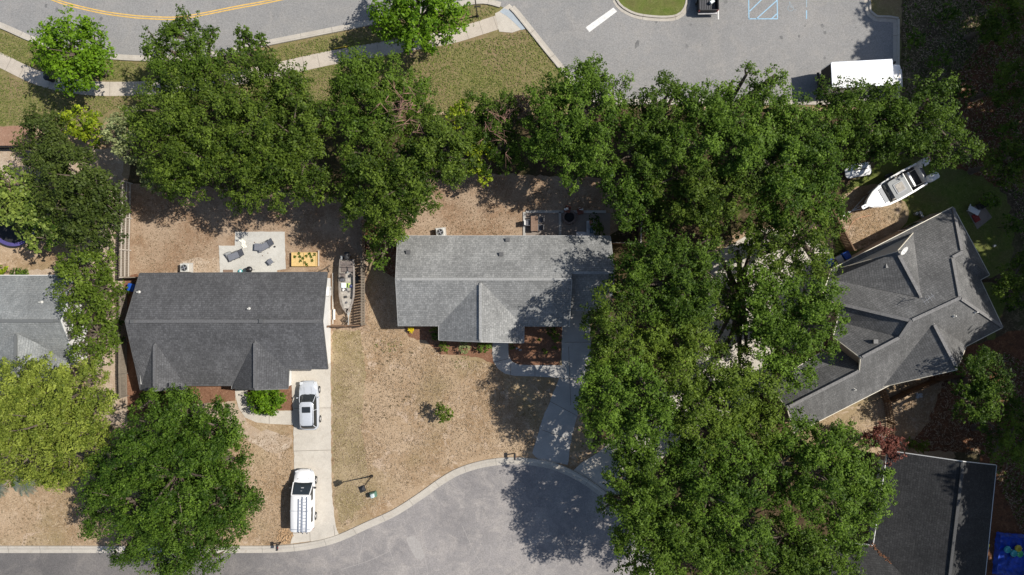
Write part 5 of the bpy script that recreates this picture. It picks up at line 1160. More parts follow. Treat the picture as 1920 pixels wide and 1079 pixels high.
fence("weathered fence with three pale rails left of the dirt backyard", [(246, 345), (245, 410), (243.5, 470), (243, 521)], 1.75, "fence_wood", .02, .14, 3, 1, "fence_wood_pale", GF)
fence("short fence joining the railed fence to the charcoal house", [(244, 522), (284, 521)], 1.6, "fence_wood", .02, .14, 2, 1, "fence_wood", GF)
fence("grey fence along the left side wall of the charcoal house", [(239, 545), (238, 640), (238, 700), (239, 742)], 1.4, "fence_wood", .02, .14, 2, 1, "fence_wood", GF)
fence("brown picket fence with gaps casting a striped shadow behind the small boat", [(683.5, 415), (684, 520), (684, 608)], 1.7, "fence_wood", .05, .21, 2, 1, "fence_wood", GF)
fence("short fence closing off the small boat's bay in front", [(684, 608.5), (655, 609.5), (622, 610)], 1.5, "fence_wood_brown", .01, .14, 2, 1, "fence_wood_brown", GF, cap=True)
fence("dark brown fence beside the bins of the big angled house", [(1545, 395), (1563, 428), (1586, 472)], 1.7, "fence_wood_brown", .015, .14, 2, 1, "fence_wood_brown", GF, cap=True)
fence("open picket fence throwing a ladder-shaped shadow onto the dry side yard", [(1641, 718), (1655, 752), (1662, 790), (1658, 832)], 1.5, "fence_wood_brown", .10, .08, 3, 1, "fence_wood_brown", GF)
fence("solid dark fence running right from the picket gate below the big angled house", [(1656, 752), (1690, 735), (1745, 712), (1790, 700)], 1.5, "fence_wood_brown", .01, .14, 2, 1, "fence_wood_brown", GF)
fence("low dark fence beside the red mulch strip at the left edge", [(-60, 279), (44, 279), (130, 283)], 1.3, "black_paint", .01, .14, 2, -1, "black_plastic", GF)
fence("timber fence hidden under the oaks right of the middle house patio", [(1197, 385), (1196, 458)], 1.6, "fence_wood_brown", .015, .14, 2, 1, "fence_wood_pale", GF, cap=True)
fence("timber fence stub between the middle house and the oaks", [(1140, 458), (1195, 459)], 1.6, "fence_wood_brown", .015, .14, 2, 1, "fence_wood_pale", GF)
# ------------------------------------------------------------------ trees and plants
def leaf_object(name, P, N, size, tint, mat, parent, slim=0.62):
    n = len(P); r = RNG.normal(size=(n, 3)); N = N / (np.linalg.norm(N, axis=1, keepdims=True) + 1e-9)
    T = np.cross(N, r); T /= (np.linalg.norm(T, axis=1, keepdims=True) + 1e-9); B = np.cross(N, T)
    s = size[:, None]; fold = N * s * 0.18
    V = np.empty((n, 4, 3)); V[:, 0] = P + T * s; V[:, 1] = P + B * s * slim + fold; V[:, 2] = P - T * s; V[:, 3] = P - B * s * slim + fold
    V = V.reshape(-1, 3).astype(np.float32)
    me = bpy.data.meshes.new(name); me.vertices.add(4 * n); me.vertices.foreach_set("co", V.ravel())
    me.loops.add(4 * n); me.loops.foreach_set("vertex_index", np.arange(4 * n, dtype=np.int32))
    me.polygons.add(n); me.polygons.foreach_set("loop_start", np.arange(0, 4 * n, 4, dtype=np.int32))
    me.update(calc_edges=True)
    a = me.attributes.new("tint", 'FLOAT', 'FACE'); a.data.foreach_set("value", np.clip(tint, 0, 1).astype(np.float32))
    me.materials.append(M[mat]); o = bpy.data.objects.new(name, me); COL.objects.link(o)
    if parent is not None: o.parent = parent
    return o
NLEAF = 0
def tree(label, lobes, mat, base=None, name="tree", cat="tree", group=None, leaf=0.092, dens=1.0, puff=0.85, trunk_r=None, bark="bark", flat=0.62, ragged=0.5, bare=0.0, dead=None, trunk=True, low=0.35, voids=True):
    """lobes: (u, v, r, z) as seen in the photograph: centre pixel, radius in pixels, height in metres of the top of the lobe's middle"""
    global NLEAF
    Ls = []
    for u, v, r, z in lobes:
        zc = z - 0.25 * r / S; p = G(u, v, zc); R = r / S * (1 - zc / H); Ls.append((p, R))
    if base is None:
        w = sum(R * R for p, R in Ls); bx = sum(p.x * R * R for p, R in Ls) / w; by = sum(p.y * R * R for p, R in Ls) / w
        root = Vector((bx, by, 0))
    else: root = GP(*base)
    t = thing(name, label, cat, root, 0, group)
    tone = RNG.normal() * .09
    PP = []; NN = []; SS = []; TT = []; twigs = []
    for p, R in Ls:
        area = math.pi * R * R
        n = max(3, int(dens * area * 2.5 / (puff * puff)))
        d = RNG.normal(size=(n, 3)); d[:, 2] = np.abs(d[:, 2]) * 1.0 - low; d /= np.linalg.norm(d, axis=1, keepdims=True)
        rad = R * (0.38 + 0.62 * RNG.random((n, 1)) ** 0.65)
        rad = np.where(RNG.random((n, 1)) < 0.10 * ragged, rad * (1.0 + 0.22 * ragged), rad)
        C = np.array(p) + d * rad * np.array([1, 1, flat]); wx, wy, wz = C[:, 0], C[:, 1], C[:, 2]
        nz = np.sin(wx * 1.9 + 1.3 * np.sin(wy * 1.1)) * np.sin(wy * 2.1 + 1.1 * np.sin(wx * .9 + 2)) + .35 * np.sin(wx * 4.1 + wy * 3.3)
        if voids and R > 0.9: C[:, 2] += nz * 1.15 * min(1, R / 2)
        keepc = (nz > -0.50) | (RNG.random(n) > .8) if (voids and R > 0.9) else np.ones(n, bool)
        C[:, 2] += RNG.normal(size=n) * 0.30 * min(1, R / 2)
        C[:, 2] = np.maximum(C[:, 2], 0.25)
        pr = puff * (0.55 + 0.75 * RNG.random(n)) * min(1.0, 0.45 + R / 3.0)
        ptint = np.clip(RNG.normal(0.45, 0.20, n), 0, 1)
        lt = RNG.normal() * .06 + tone
        for k in range(n):
            if not keepc[k]: continue
            m = int(max(10, 62 * (pr[k] / 0.85) ** 2 * (0.132 / leaf) ** 2)); 
            q = RNG.normal(size=(m, 3)); q[:, 2] = q[:, 2] * 0.8 + 0.25; q /= np.linalg.norm(q, axis=1, keepdims=True)
            # each clump is a spray of twigs, not a ball
            kt = 7; tw = RNG.normal(size=(kt, 3)); tw[:, 2] = np.abs(tw[:, 2]) * .6; tw += 0.5 * d[k]; tw /= np.linalg.norm(tw, axis=1, keepdims=True)
            w = tw[RNG.integers(0, kt, m)]; along = RNG.random((m, 1)) ** 0.7
            pos = C[k] + pr[k] * (w * along * 1.05 + q * 0.30 * (1.15 - along * .6))
            PP.append(pos); NN.append(q * 0.7 + d[k] * 0.35 + np.array([0, 0, .75]) + RNG.normal(size=(m, 3)) * 0.35)
            SS.append(leaf * (0.45 + 1.0 * RNG.random(m) ** 1.3)); TT.append(ptint[k] + lt + .10 * nz[k] + RNG.normal(size=m) * 0.16)
            if k % 6 == 0: twigs.append((p, R, Vector(C[k]), pr[k]))
    P = np.concatenate(PP) - np.array(root); N = np.concatenate(NN); Sz = np.concatenate(SS); Tn = np.concatenate(TT)
    if bare: keep = RNG.random(len(P)) > bare; P, N, Sz, Tn = P[keep], N[keep], Sz[keep], Tn[keep]
    NLEAF += len(P)
    leaf_object("crown", P, N, Sz, Tn, mat, t)
    if dead:
        u, v, r, z = dead; p = G(u, v, z); R = r / S; b = MB()
        for k in range(26):
            a = random.random() * 6.28; o_ = Vector((random.gauss(0, .45), random.gauss(0, .45), 0)) * R; p_ = p; p = p_ + o_; e = p + Vector((math.cos(a), math.sin(a), 0)) * R * random.uniform(.3, .75) + Vector((0, 0, random.uniform(-.5, .4))); mid = p.lerp(e, .5) + Vector((random.gauss(0, .2), random.gauss(0, .2), .15))
            b.path([p - root + Vector((0, 0, -.5)), mid - root, e - root], [.035, .022, .012], 4)
            for j in range(3): f = e + Vector((random.gauss(0, .3), random.gauss(0, .3), random.gauss(0, .15))); b.path([mid - root, f - root], [.014, .007], 3)
            p = p_
        b.build("dead_branches", "bark_red", t)
    if trunk:
        top = max(p.z for p, R in Ls); R0 = max(R for p, R in Ls); tr = trunk_r or max(.06, 0.035 * top + .02 * len(Ls)); b = MB()
        fork = Vector((0, 0, max(.3, top * 0.35)))
        b.path([(0, 0, -.1), (0, 0, .25), fork * .5 + Vector((.06 * tr, .05, 0)), fork], [tr * 1.5, tr * 1.05, tr * .92, tr * .8], 9)
        b.build("trunk", bark, t, smooth=True)
        b = MB()
        for p, R in Ls:
            q = p - root - Vector((0, 0, R * .15)); mid = fork.lerp(q, .5) + Vector((random.gauss(0, .2), random.gauss(0, .2), .1 * R))
            b.path([fork - Vector((0, 0, .1)), mid, q], [tr * .62, tr * .42, tr * .2], 6)
        for p, R, c, pr in twigs:
            q = p - root - Vector((0, 0, R * .15)); e = c - root; mid = q.lerp(e, .55) + Vector((random.gauss(0, .1), random.gauss(0, .1), random.gauss(0, .1))); ex = e + (e - q).normalized() * pr * .7
            b.path([q, mid, e, ex], [tr * .16 + .02, tr * .10 + .015, .018, .007], 4)
        b.build("branches", bark, t)
    return t
OAK = "oaks in the tree belt behind the gardens"; EAST = "oaks between the middle house and the angled house"
# along the north pavement
tree("bright green round tree over the pavement at the upper left", [(140, 100, 62, 5.6), (112, 75, 28, 5.0), (175, 78, 28, 5.2), (95, 120, 26, 4.6), (180, 120, 28, 4.8), (140, 145, 30, 4.6), (128, 168, 16, 3.6)], "leaf_bright", leaf=.125, puff=.62, ragged=.8)
tree("tall narrow dark-green tree reaching over the north road, upper left", [(355, 42, 24, 7.6), (345, 72, 34, 8.0), (295, 85, 28, 7.0), (392, 78, 24, 7.2), (318, 118, 34, 7.4), (375, 120, 36, 7.6), (425, 118, 26, 6.8), (345, 150, 40, 7.6), (300, 160, 20, 6.6)], "leaf_oak_deep", puff=.62, ragged=.9)
tree("small leggy tree beside the fluorescent road sign", [(455, 62, 14, 4.0), (460, 78, 19, 4.2), (482, 82, 16, 4.0), (468, 98, 24, 4.2), (494, 70, 8, 3.6), (456, 112, 16, 3.6)], "leaf_oak_deep", base=(487, 118), leaf=.11, puff=.42, ragged=1.0)
tree("dense bright green tree at the top, over the pavement left of the tall lamp", [(785, 35, 58, 6.6), (735, 20, 38, 6.2), (835, 22, 38, 6.2), (745, 62, 30, 5.6), (818, 62, 32, 5.8), (785, -15, 50, 6.4), (862, 45, 18, 5.0), (715, 55, 18, 5.0)], "leaf_bright", leaf=.12, puff=.60, ragged=.7)
# left edge
tree("olive-dark cedar at the left, above the black fence", [(88, 250, 38, 6.2), (72, 285, 30, 5.6), (112, 285, 32, 5.8), (65, 235, 20, 5.0), (100, 225, 18, 5.0)], "leaf_cedar", leaf=.088, puff=.6, ragged=.6)
tree("small lime-green tree between the cedar and the oaks at left", [(150, 232, 30, 4.8), (175, 250, 26, 4.4), (128, 240, 16, 4.2), (178, 225, 16, 4.2)], "leaf_lime", leaf=.125, puff=.45, ragged=.8)
tree("pale silvery-green tree in flower at the left end of the oaks", [(245, 225, 24, 6.6), (228, 258, 30, 6.8), (258, 285, 24, 6.4), (280, 318, 22, 6.0), (215, 235, 16, 5.6), (285, 345, 16, 5.2), (262, 245, 20, 6.4)], "leaf_pale", leaf=.125, puff=.5, ragged=.8)
tree("big soft dark-green cypress filling the left side yard", [(150, 330, 52, 8.0), (185, 370, 46, 7.6), (140, 395, 48, 7.2), (195, 420, 40, 6.4), (110, 350, 36, 6.6), (105, 310, 30, 6.6), (165, 440, 30, 5.4), (215, 390, 22, 5.4)], "leaf_cedar", leaf=.11, puff=.7, ragged=.6, dens=1.1)
tree("glossy-leaved magnolia over the trampoline at the left edge", [(28, 355, 40, 5.6), (62, 385, 42, 5.8), (20, 395, 30, 5.0), (98, 415, 36, 5.4), (85, 445, 26, 4.4), (118, 440, 24, 4.2), (45, 420, 18, 4.2), (65, 455, 14, 3.2), (-15, 380, 40, 5.4)], "leaf_magnolia", base=(75, 400), leaf=.16, puff=.55, ragged=.8)
tree("feathery light green thicket tree between the two left houses", [(165, 500, 42, 5.0), (200, 480, 22, 4.2), (140, 530, 34, 4.8), (190, 540, 32, 4.8), (165, 570, 40, 5.2), (200, 590, 26, 4.6), (180, 625, 38, 5.0), (205, 650, 18, 4.0), (160, 655, 22, 4.4), (185, 672, 24, 3.8), (130, 490, 20, 4.0)], "leaf_feathery", base=(205, 585), leaf=.11, puff=.62, ragged=1.0, dens=.75)
tree("broad yellow-green tree in the lower left corner", [(90, 730, 55, 7.2), (45, 720, 46, 6.8), (150, 735, 42, 6.6), (90, 790, 66, 7.8), (30, 790, 60, 7.2), (160, 790, 50, 7.0), (60, 850, 54, 7.0), (125, 850, 54, 6.6), (190, 760, 26, 5.6), (-20, 750, 50, 6.6), (200, 820, 22, 5.4), (15, 870, 36, 5.8), (110, 885, 34, 5.2), (175, 700, 24, 5.0)], "leaf_yellow_green", leaf=.088, puff=.72, ragged=.9, dens=.95)
tree("great dark-green oak in front of the charcoal house, overhanging the street", [(330, 890, 80, 9.0), (270, 850, 58, 8.2), (380, 840, 58, 8.2), (300, 800, 50, 7.6), (350, 775, 44, 7.0), (415, 800, 44, 7.2), (430, 860, 44, 7.4), (455, 915, 38, 6.8), (415, 940, 54, 7.6), (340, 960, 62, 8.0), (260, 940, 58, 7.8), (200, 920, 44, 6.8), (215, 875, 36, 6.6), (200, 965, 38, 6.2), (270, 1000, 44, 6.6), (345, 1020, 46, 6.6), (420, 990, 40, 6.4), (300, 1045, 36, 5.8), (370, 1050, 34, 5.6), (235, 1030, 24, 5.0), (440, 810, 20, 6.0), (478, 935, 18, 5.6), (280, 755, 22, 5.4), (330, 745, 20, 5.2), (400, 1045, 20, 5.0)], "leaf_elm", leaf=.088, puff=.78, ragged=.9, dens=1.05)
# belt of oaks
tree("big oak at the left end of the tree belt, above the dirt backyard", [(310, 210, 50, 9.6), (350, 250, 52, 10.0), (300, 270, 44, 9.4), (395, 220, 48, 9.8), (345, 310, 46, 9.2), (310, 335, 36, 8.0), (390, 300, 48, 9.6), (360, 180, 40, 9.0), (275, 235, 26, 8.4), (295, 180, 24, 8.0), (355, 350, 30, 7.0)], "leaf_oak", group=OAK, ragged=.8, puff=.8)
tree("big oak second from the left in the tree belt, directly behind the pale patio", [(460, 190, 46, 9.4), (510, 160, 42, 9.0), (545, 190, 44, 9.4), (480, 240, 54, 10.2), (540, 250, 52, 10.2), (450, 290, 48, 9.6), (510, 310, 52, 9.8), (570, 300, 46, 9.4), (470, 350, 40, 8.2), (530, 355, 40, 8.0), (590, 345, 34, 7.8), (440, 375, 22, 6.8), (480, 140, 26, 8.0), (430, 160, 30, 8.6), (595, 225, 34, 9.0), (560, 150, 22, 7.6), (605, 375, 18, 6.6)], "leaf_oak", group=OAK, ragged=.8, puff=.8)
tree("oak with a bare reddish patch in its crown, reaching towards the pavement", [(670, 150, 40, 9.0), (720, 150, 44, 9.0), (680, 195, 46, 9.6), (740, 200, 46, 9.6), (780, 160, 24, 8.0), (700, 240, 44, 9.4), (640, 210, 30, 8.8), (790, 205, 34, 8.8), (640, 170, 22, 8.0), (655, 130, 18, 7.6)], "leaf_oak_deep", group=OAK, dead=(752, 207, 30, 11.6), ragged=.9)
tree("large oak leaning over the picket fence towards the light grey middle house", [(690, 290, 50, 10.0), (750, 290, 54, 10.2), (800, 260, 48, 9.8), (840, 290, 44, 9.4), (700, 350, 50, 9.6), (760, 350, 54, 9.8), (815, 330, 46, 9.2), (670, 340, 34, 8.6), (680, 395, 34, 7.8), (740, 400, 40, 8.0), (790, 375, 30, 7.6), (855, 250, 30, 8.4), (715, 435, 26, 6.4), (870, 300, 26, 7.6), (645, 380, 20, 7.0)], "leaf_oak", group=OAK, ragged=.8, puff=.8)
tree("small leafy tree in the corner between picket fence and light grey house", [(722, 450, 24, 4.0), (710, 478, 20, 3.4), (735, 430, 22, 4.2), (718, 498, 12, 2.6)], "leaf_elm", leaf=.088, puff=.5, ragged=.9)
tree("slim tree with chartreuse new leaves in the middle of the tree belt", [(862, 205, 18, 5.6), (855, 225, 16, 5.4), (885, 270, 20, 5.6), (905, 290, 22, 5.4), (890, 310, 14, 4.8), (905, 335, 14, 4.0), (878, 215, 12, 5.0)], "leaf_lime", leaf=.125, puff=.45, ragged=1.0)
tree("mixed dark thicket with brown dead boughs left of the light green elm", [(895, 200, 28, 5.8), (930, 205, 26, 6.0), (925, 240, 32, 6.2), (955, 200, 20, 5.4), (905, 250, 30, 5.8), (945, 275, 30, 5.6), (960, 240, 22, 5.4), (920, 300, 26, 5.0), (960, 300, 24, 4.6)], "leaf_oak_deep", dead=(940, 232, 34, 7.2), leaf=.088, puff=.5, ragged=.9)
tree("reddish-brown half-dead small tree beside the light green elm", [(978, 195, 16, 5.0), (985, 215, 14, 4.8), (965, 185, 12, 4.4)], "leaf_dead", leaf=.09, puff=.4, ragged=1.0, dens=.8)
tree("light green elm beside the car park, in the middle of the tree belt", [(1080, 160, 46, 9.0), (1120, 140, 26, 8.0), (1040, 190, 42, 9.0), (1100, 210, 50, 9.8), (1150, 185, 32, 8.4), (1050, 240, 46, 9.4), (1110, 265, 44, 9.2), (1020, 265, 34, 8.2), (1070, 300, 38, 8.2), (1110, 310, 32, 7.6), (1010, 225, 26, 8.2), (1080, 335, 20, 6.4), (1150, 230, 30, 8.6), (1110, 125, 16, 7.2), (1060, 350, 12, 5.6)], "leaf_elm", group=OAK, leaf=.088, ragged=1.0, puff=.68)
tree("dark oak right of the light green elm, its twigs against the car park", [(1205, 200, 26, 8.6), (1250, 180, 30, 8.6), (1240, 220, 40, 9.4), (1205, 250, 40, 9.4), (1260, 270, 44, 9.6), (1190, 290, 36, 8.6), (1230, 300, 38, 8.8), (1270, 165, 16, 7.6), (1180, 245, 24, 8.6)], "leaf_oak_deep", group=OAK, ragged=1.0, puff=.72)
tree("oak bough overhanging the shaded patio's right end", [(1165, 340, 34, 7.6), (1195, 365, 36, 7.8), (1210, 400, 32, 7.2), (1180, 395, 32, 7.0), (1225, 425, 20, 6.0), (1150, 360, 20, 6.4)], "leaf_elm", base=(1205, 400), group=EAST, ragged=1.0, puff=.66)
tree("tall oak with a crooked limb out over the car park asphalt", [(1345, 170, 24, 8.8), (1400, 140, 18, 8.4), (1435, 160, 26, 8.8), (1455, 140, 14, 8.0), (1375, 150, 10, 7.8), (1320, 215, 44, 10.0), (1380, 230, 50, 10.6), (1430, 205, 40, 10.0), (1310, 270, 48, 10.2), (1370, 290, 52, 10.6), (1300, 195, 30, 9.0), (1350, 195, 26, 9.2), (1430, 260, 46, 10.2), (1420, 180, 20, 9.0)], "leaf_elm", group=EAST, ragged=1.0, puff=.78)
tree("oak with bright tufts right behind the patio, between the elm and the big white boat", [(1320, 340, 44, 9.8), (1300, 380, 38, 8.8), (1350, 365, 44, 9.6), (1270, 330, 36, 8.8), (1390, 340, 46, 10.0), (1250, 365, 30, 7.8), (1330, 410, 34, 8.0), (1265, 405, 28, 7.2)], "leaf_oak", group=EAST, ragged=1.0, puff=.78)
tree("broad oak left of the big white boat", [(1480, 220, 40, 9.6), (1500, 270, 52, 10.2), (1540, 250, 30, 9.0), (1450, 310, 50, 10.4), (1520, 320, 46, 9.8), (1470, 370, 46, 9.6), (1530, 370, 40, 9.0), (1555, 400, 26, 8.0), (1430, 390, 40, 9.0), (1555, 300, 22, 8.4)], "leaf_elm", group=EAST, ragged=.9, puff=.78)
tree("dark wide oak hiding the rear wheels of the box truck", [(1560, 190, 34, 7.8), (1610, 190, 34, 8.0), (1658, 196, 32, 8.0), (1700, 216, 34, 8.2), (1745, 185, 36, 8.4), (1775, 205, 24, 7.8), (1580, 230, 40, 8.2), (1640, 230, 46, 8.8), (1700, 245, 46, 9.0), (1755, 245, 40, 8.8), (1790, 270, 30, 8.2), (1815, 290, 20, 7.4), (1740, 285, 30, 8.0), (1590, 270, 34, 7.6), (1650, 275, 36, 7.8), (1600, 300, 24, 6.6), (1690, 285, 22, 6.8), (1770, 305, 16, 7.0), (1545, 210, 20, 7.0)], "leaf_oak_deep", base=(1690, 235), ragged=1.0, puff=.74, bare=.12)
tree("oak over the fence and bins of the big angled house", [(1500, 430, 46, 9.0), (1550, 430, 26, 8.0), (1440, 440, 40, 8.6), (1520, 480, 42, 8.6), (1545, 500, 24, 7.4), (1470, 490, 30, 8.2), (1560, 380, 18, 7.0), (1425, 480, 26, 8.0), (1400, 440, 26, 8.2), (1440, 515, 26, 8.2)], "leaf_oak", base=(1475, 455), group=EAST, ragged=1.0, puff=.7, dens=.85)
tree("dense oak at the rear right corner of the light grey house", [(1200, 490, 38, 10.2), (1240, 470, 36, 10.4), (1280, 490, 40, 10.8), (1240, 530, 44, 10.8), (1290, 545, 42, 10.8), (1180, 530, 34, 9.8), (1325, 510, 30, 10.2), (1205, 570, 34, 10.0), (1260, 580, 34, 10.0), (1165, 500, 20, 8.8), (1320, 565, 28, 9.8), (1335, 470, 18, 9.2)], "leaf_oak_deep", group=EAST, ragged=.9, puff=.78)
tree("sunlit oak bough with yellow-green tips overlapping the light grey roof corner", [(1140, 560, 26, 10.4), (1150, 600, 36, 10.8), (1125, 625, 34, 10.4), (1160, 640, 32, 10.4), (1145, 535, 14, 9.6), (1110, 590, 18, 9.6), (1130, 665, 28, 10.0)], "leaf_oak", base=(1190, 640), group=EAST, leaf=.088, ragged=1.0, puff=.6)
tree("oak with a band of yellowish leaves in the middle of the right-hand canopy", [(1225, 620, 34, 9.4), (1265, 610, 32, 9.4), (1300, 625, 32, 9.2), (1210, 650, 30, 9.0), (1275, 650, 34, 9.0), (1310, 655, 22, 8.4), (1240, 665, 28, 8.6)], "leaf_feathery", group=EAST, leaf=.088, ragged=1.0, puff=.6)
tree("oak whose limbs part over the pale driveway, left of the angled house", [(1420, 540, 36, 8.8), (1460, 560, 44, 9.4), (1510, 560, 40, 9.2), (1550, 550, 26, 8.6), (1440, 600, 40, 9.0), (1500, 610, 46, 9.6), (1550, 600, 32, 9.0), (1470, 650, 42, 9.0), (1530, 645, 32, 8.6), (1430, 650, 30, 8.4), (1490, 690, 34, 8.0), (1450, 700, 28, 7.6), (1545, 640, 22, 7.8), (1400, 575, 26, 8.0), (1415, 620, 26, 8.0), (1390, 540, 14, 7.6)], "leaf_elm", base=(1430, 620), group=EAST, ragged=1.0, puff=.74, dens=.9)
tree("thin open tree over the gap of pale driveway", [(1360, 570, 24, 7.4), (1375, 600, 18, 7.0), (1385, 640, 20, 7.2), (1345, 640, 16, 6.6), (1400, 665, 18, 6.8), (1390, 500, 20, 7.0), (1410, 462, 20, 7.0), (1385, 470, 16, 7.0), (1360, 520, 14, 6.0), (1345, 600, 20, 7.0), (1352, 672, 26, 7.4), (1388, 695, 24, 7.4), (1342, 545, 18, 6.8), (1405, 520, 22, 7.4), (1330, 450, 22, 7.6), (1380, 560, 18, 7.2)], "leaf_oak", base=(1372, 560), group=EAST, ragged=1.0, puff=.6, dens=1.0)
tree("tall oak along the right side of the middle driveway, shading the lawn", [(1140, 710, 42, 10.0), (1180, 690, 36, 9.8), (1120, 760, 36, 9.6), (1165, 760, 44, 10.4), (1215, 730, 46, 10.6), (1130, 805, 32, 9.2), (1180, 810, 40, 9.8), (1225, 790, 42, 10.2), (1115, 700, 22, 8.6), (1200, 845, 30, 8.8), (1160, 840, 24, 8.4)], "leaf_elm", group=EAST, ragged=.9, puff=.78)
tree("oak south of the pale driveway, in the heart of the right-hand canopy", [(1280, 710, 42, 9.6), (1330, 720, 42, 9.6), (1300, 760, 46, 10.2), (1360, 770, 44, 10.0), (1270, 790, 36, 9.4), (1320, 810, 42, 9.8), (1380, 720, 34, 9.0), (1425, 740, 36, 9.0), (1410, 785, 36, 9.2), (1440, 700, 20, 8.0)], "leaf_feathery", group=EAST, ragged=.9, puff=.76)
tree("wide oak overhanging the cul-de-sac on the right", [(1180, 890, 40, 9.6), (1230, 880, 42, 9.8), (1150, 945, 26, 8.6), (1195, 950, 48, 10.4), (1250, 930, 52, 11.0), (1220, 1000, 52, 11.0), (1280, 990, 54, 11.2), (1240, 1050, 50, 10.6), (1180, 1005, 34, 9.6), (1300, 1050, 48, 10.6), (1190, 1060, 30, 9.2), (1150, 900, 20, 8.0), (1135, 930, 12, 7.6)], "leaf_oak_deep", group=EAST, ragged=.9, puff=.78)
tree("tall oak in the bottom middle of the right-hand canopy", [(1320, 870, 48, 10.6), (1370, 850, 44, 10.4), (1330, 930, 52, 11.2), (1390, 910, 50, 11.0), (1380, 970, 50, 10.8), (1340, 1010, 48, 10.6), (1400, 1030, 46, 10.2), (1350, 1065, 40, 9.8), (1290, 860, 32, 9.6)], "leaf_elm", group=EAST, ragged=.9, puff=.78)
tree("large fresh-green oak touching the near-black roof at the lower right", [(1490, 820, 40, 8.6), (1540, 830, 44, 9.0), (1590, 840, 34, 8.6), (1470, 870, 48, 9.6), (1530, 890, 56, 10.2), (1590, 890, 46, 9.6), (1630, 910, 34, 8.6), (1660, 925, 20, 7.8), (1560, 945, 50, 9.6), (1610, 955, 36, 8.8), (1490, 940, 46, 9.4), (1440, 830, 30, 8.4), (1590, 1000, 32, 8.0), (1520, 800, 22, 7.8), (1560, 1000, 36, 8.2), (1640, 880, 20, 7.8), (1635, 960, 16, 7.4)], "leaf_elm", base=(1535, 880), ragged=.9, puff=.76)
tree("darker oak at the bottom edge, left of the near-black roof", [(1470, 1010, 46, 8.8), (1530, 1040, 46, 8.8), (1580, 1060, 32, 7.8), (1440, 1060, 44, 8.8), (1500, 1075, 44, 8.6), (1600, 1030, 18, 6.8)], "leaf_oak_deep", ragged=1.0, puff=.76, dens=.9)
tree("dark red-leaved maple at the corner of the near-black roof", [(1655, 820, 26, 3.6), (1675, 835, 20, 3.4), (1635, 825, 18, 3.2), (1665, 855, 16, 3.0), (1690, 830, 10, 2.8)], "leaf_maple_red", leaf=.088, puff=.40, ragged=1.0, bark="bark_grey")
tree("shaded tree below the angled house's south gable, right side", [(1830, 690, 34, 6.6), (1815, 720, 32, 6.4), (1855, 715, 32, 6.6), (1830, 755, 34, 6.4), (1850, 670, 18, 5.8), (1870, 745, 20, 5.8), (1800, 770, 18, 5.2), (1850, 790, 20, 5.2)], "leaf_oak_deep", base=(1790, 710), ragged=1.0, puff=.62)  # deep leaf colour stands in for the shade on this crown
# tall pines beyond the right edge of the photograph; their shade falls across the right side
k_ = 0
PINES = "tall pines beyond the right edge"
for (u, v, z, r) in ((1965, 60, 17, 85), (1990, 150, 18, 90), (1960, 235, 16, 70), (2040, 20, 19, 90), (2040, 230, 18, 80), (1950, -30, 16, 80), (2035, 330, 17, 70), (2045, 440, 18, 70), (2110, 520, 19, 75), (2060, 600, 17, 60), (2080, 700, 18, 75), (1990, 760, 16, 60), (1975, 850, 16, 60), (1990, 940, 17, 70), (1955, 1035, 15, 65), (2010, 1110, 17, 80), (1900, 1150, 14, 60), (2080, 850, 19, 80), (2075, 1000, 19, 80), (2170, 60, 18, 95), (2180, 200, 18, 95), (2170, 340, 18, 90), (2290, 120, 18, 95), (2280, 300, 18, 95), (2200, 460, 18, 90), (2210, 600, 18, 90), (2200, 760, 18, 90), (2190, 920, 18, 95), (2180, 1080, 18, 95), (2300, 520, 18, 90), (2300, 700, 18, 90), (2300, 900, 18, 95), (2120, -90, 18, 95), (2110, 330, 17, 60), (2130, 1180, 17, 80)):
    k_ += 1
    # given in plan pixels: lobes are placed at their true height above this point
    def up(du, dv, rr, zz):
        f = 1 / (1 - (zz - .25 * rr / S) / H); return (960 + (u + du - 960) * f, 539.5 + (v + dv - 539.5) * f, rr * f, zz)
    tree("tall dark pine standing beyond the right edge of the photo", [up(0, 0, r * .55, z + 2), up(r * .5, r * .2, r * .42, z), up(-r * .5, -r * .15, r * .42, z - .5), up(0, r * .5, r * .4, z - 1), up(-r * .1, -r * .55, r * .4, z - 1)], "leaf_pine", base=(u, v), name="pine_tree", group=PINES, leaf=.26, puff=1.3, dens=3.2, ragged=1.0, trunk_r=.26)
tree("shade-grown tree at the right edge beside the reddish litter", [(1900, 150, 34, 6.0), (1874, 170, 26, 5.4), (1924, 128, 26, 5.6), (1910, 184, 22, 5.2)], "leaf_oak", ragged=1.0, puff=.62, dens=.8)
tree("shade-grown tree at the right edge below the small slab", [(1905, 520, 34, 5.6), (1879, 540, 26, 5.0), (1929, 498, 26, 5.2), (1915, 554, 22, 4.8)], "leaf_oak", ragged=1.0, puff=.62, dens=.8)
tree("shade-grown tree at the right edge level with the red maple", [(1900, 820, 34, 6.0), (1874, 840, 26, 5.4), (1924, 798, 26, 5.6), (1910, 854, 22, 5.2)], "leaf_oak", ragged=1.0, puff=.62, dens=.8)
tree("dim tree in the top right corner of the photo", [(1880, 30, 34, 5.6), (1854, 50, 26, 5.0), (1904, 8, 26, 5.2), (1890, 64, 22, 4.8)], "leaf_oak", ragged=1.0, puff=.62, dens=.8)
tree("shade-grown tree at the right edge above the small slab", [(1885, 300, 34, 5.4), (1859, 320, 26, 4.8), (1909, 278, 26, 5.0), (1895, 334, 22, 4.6)], "leaf_oak", ragged=1.0, puff=.62, dens=.8)
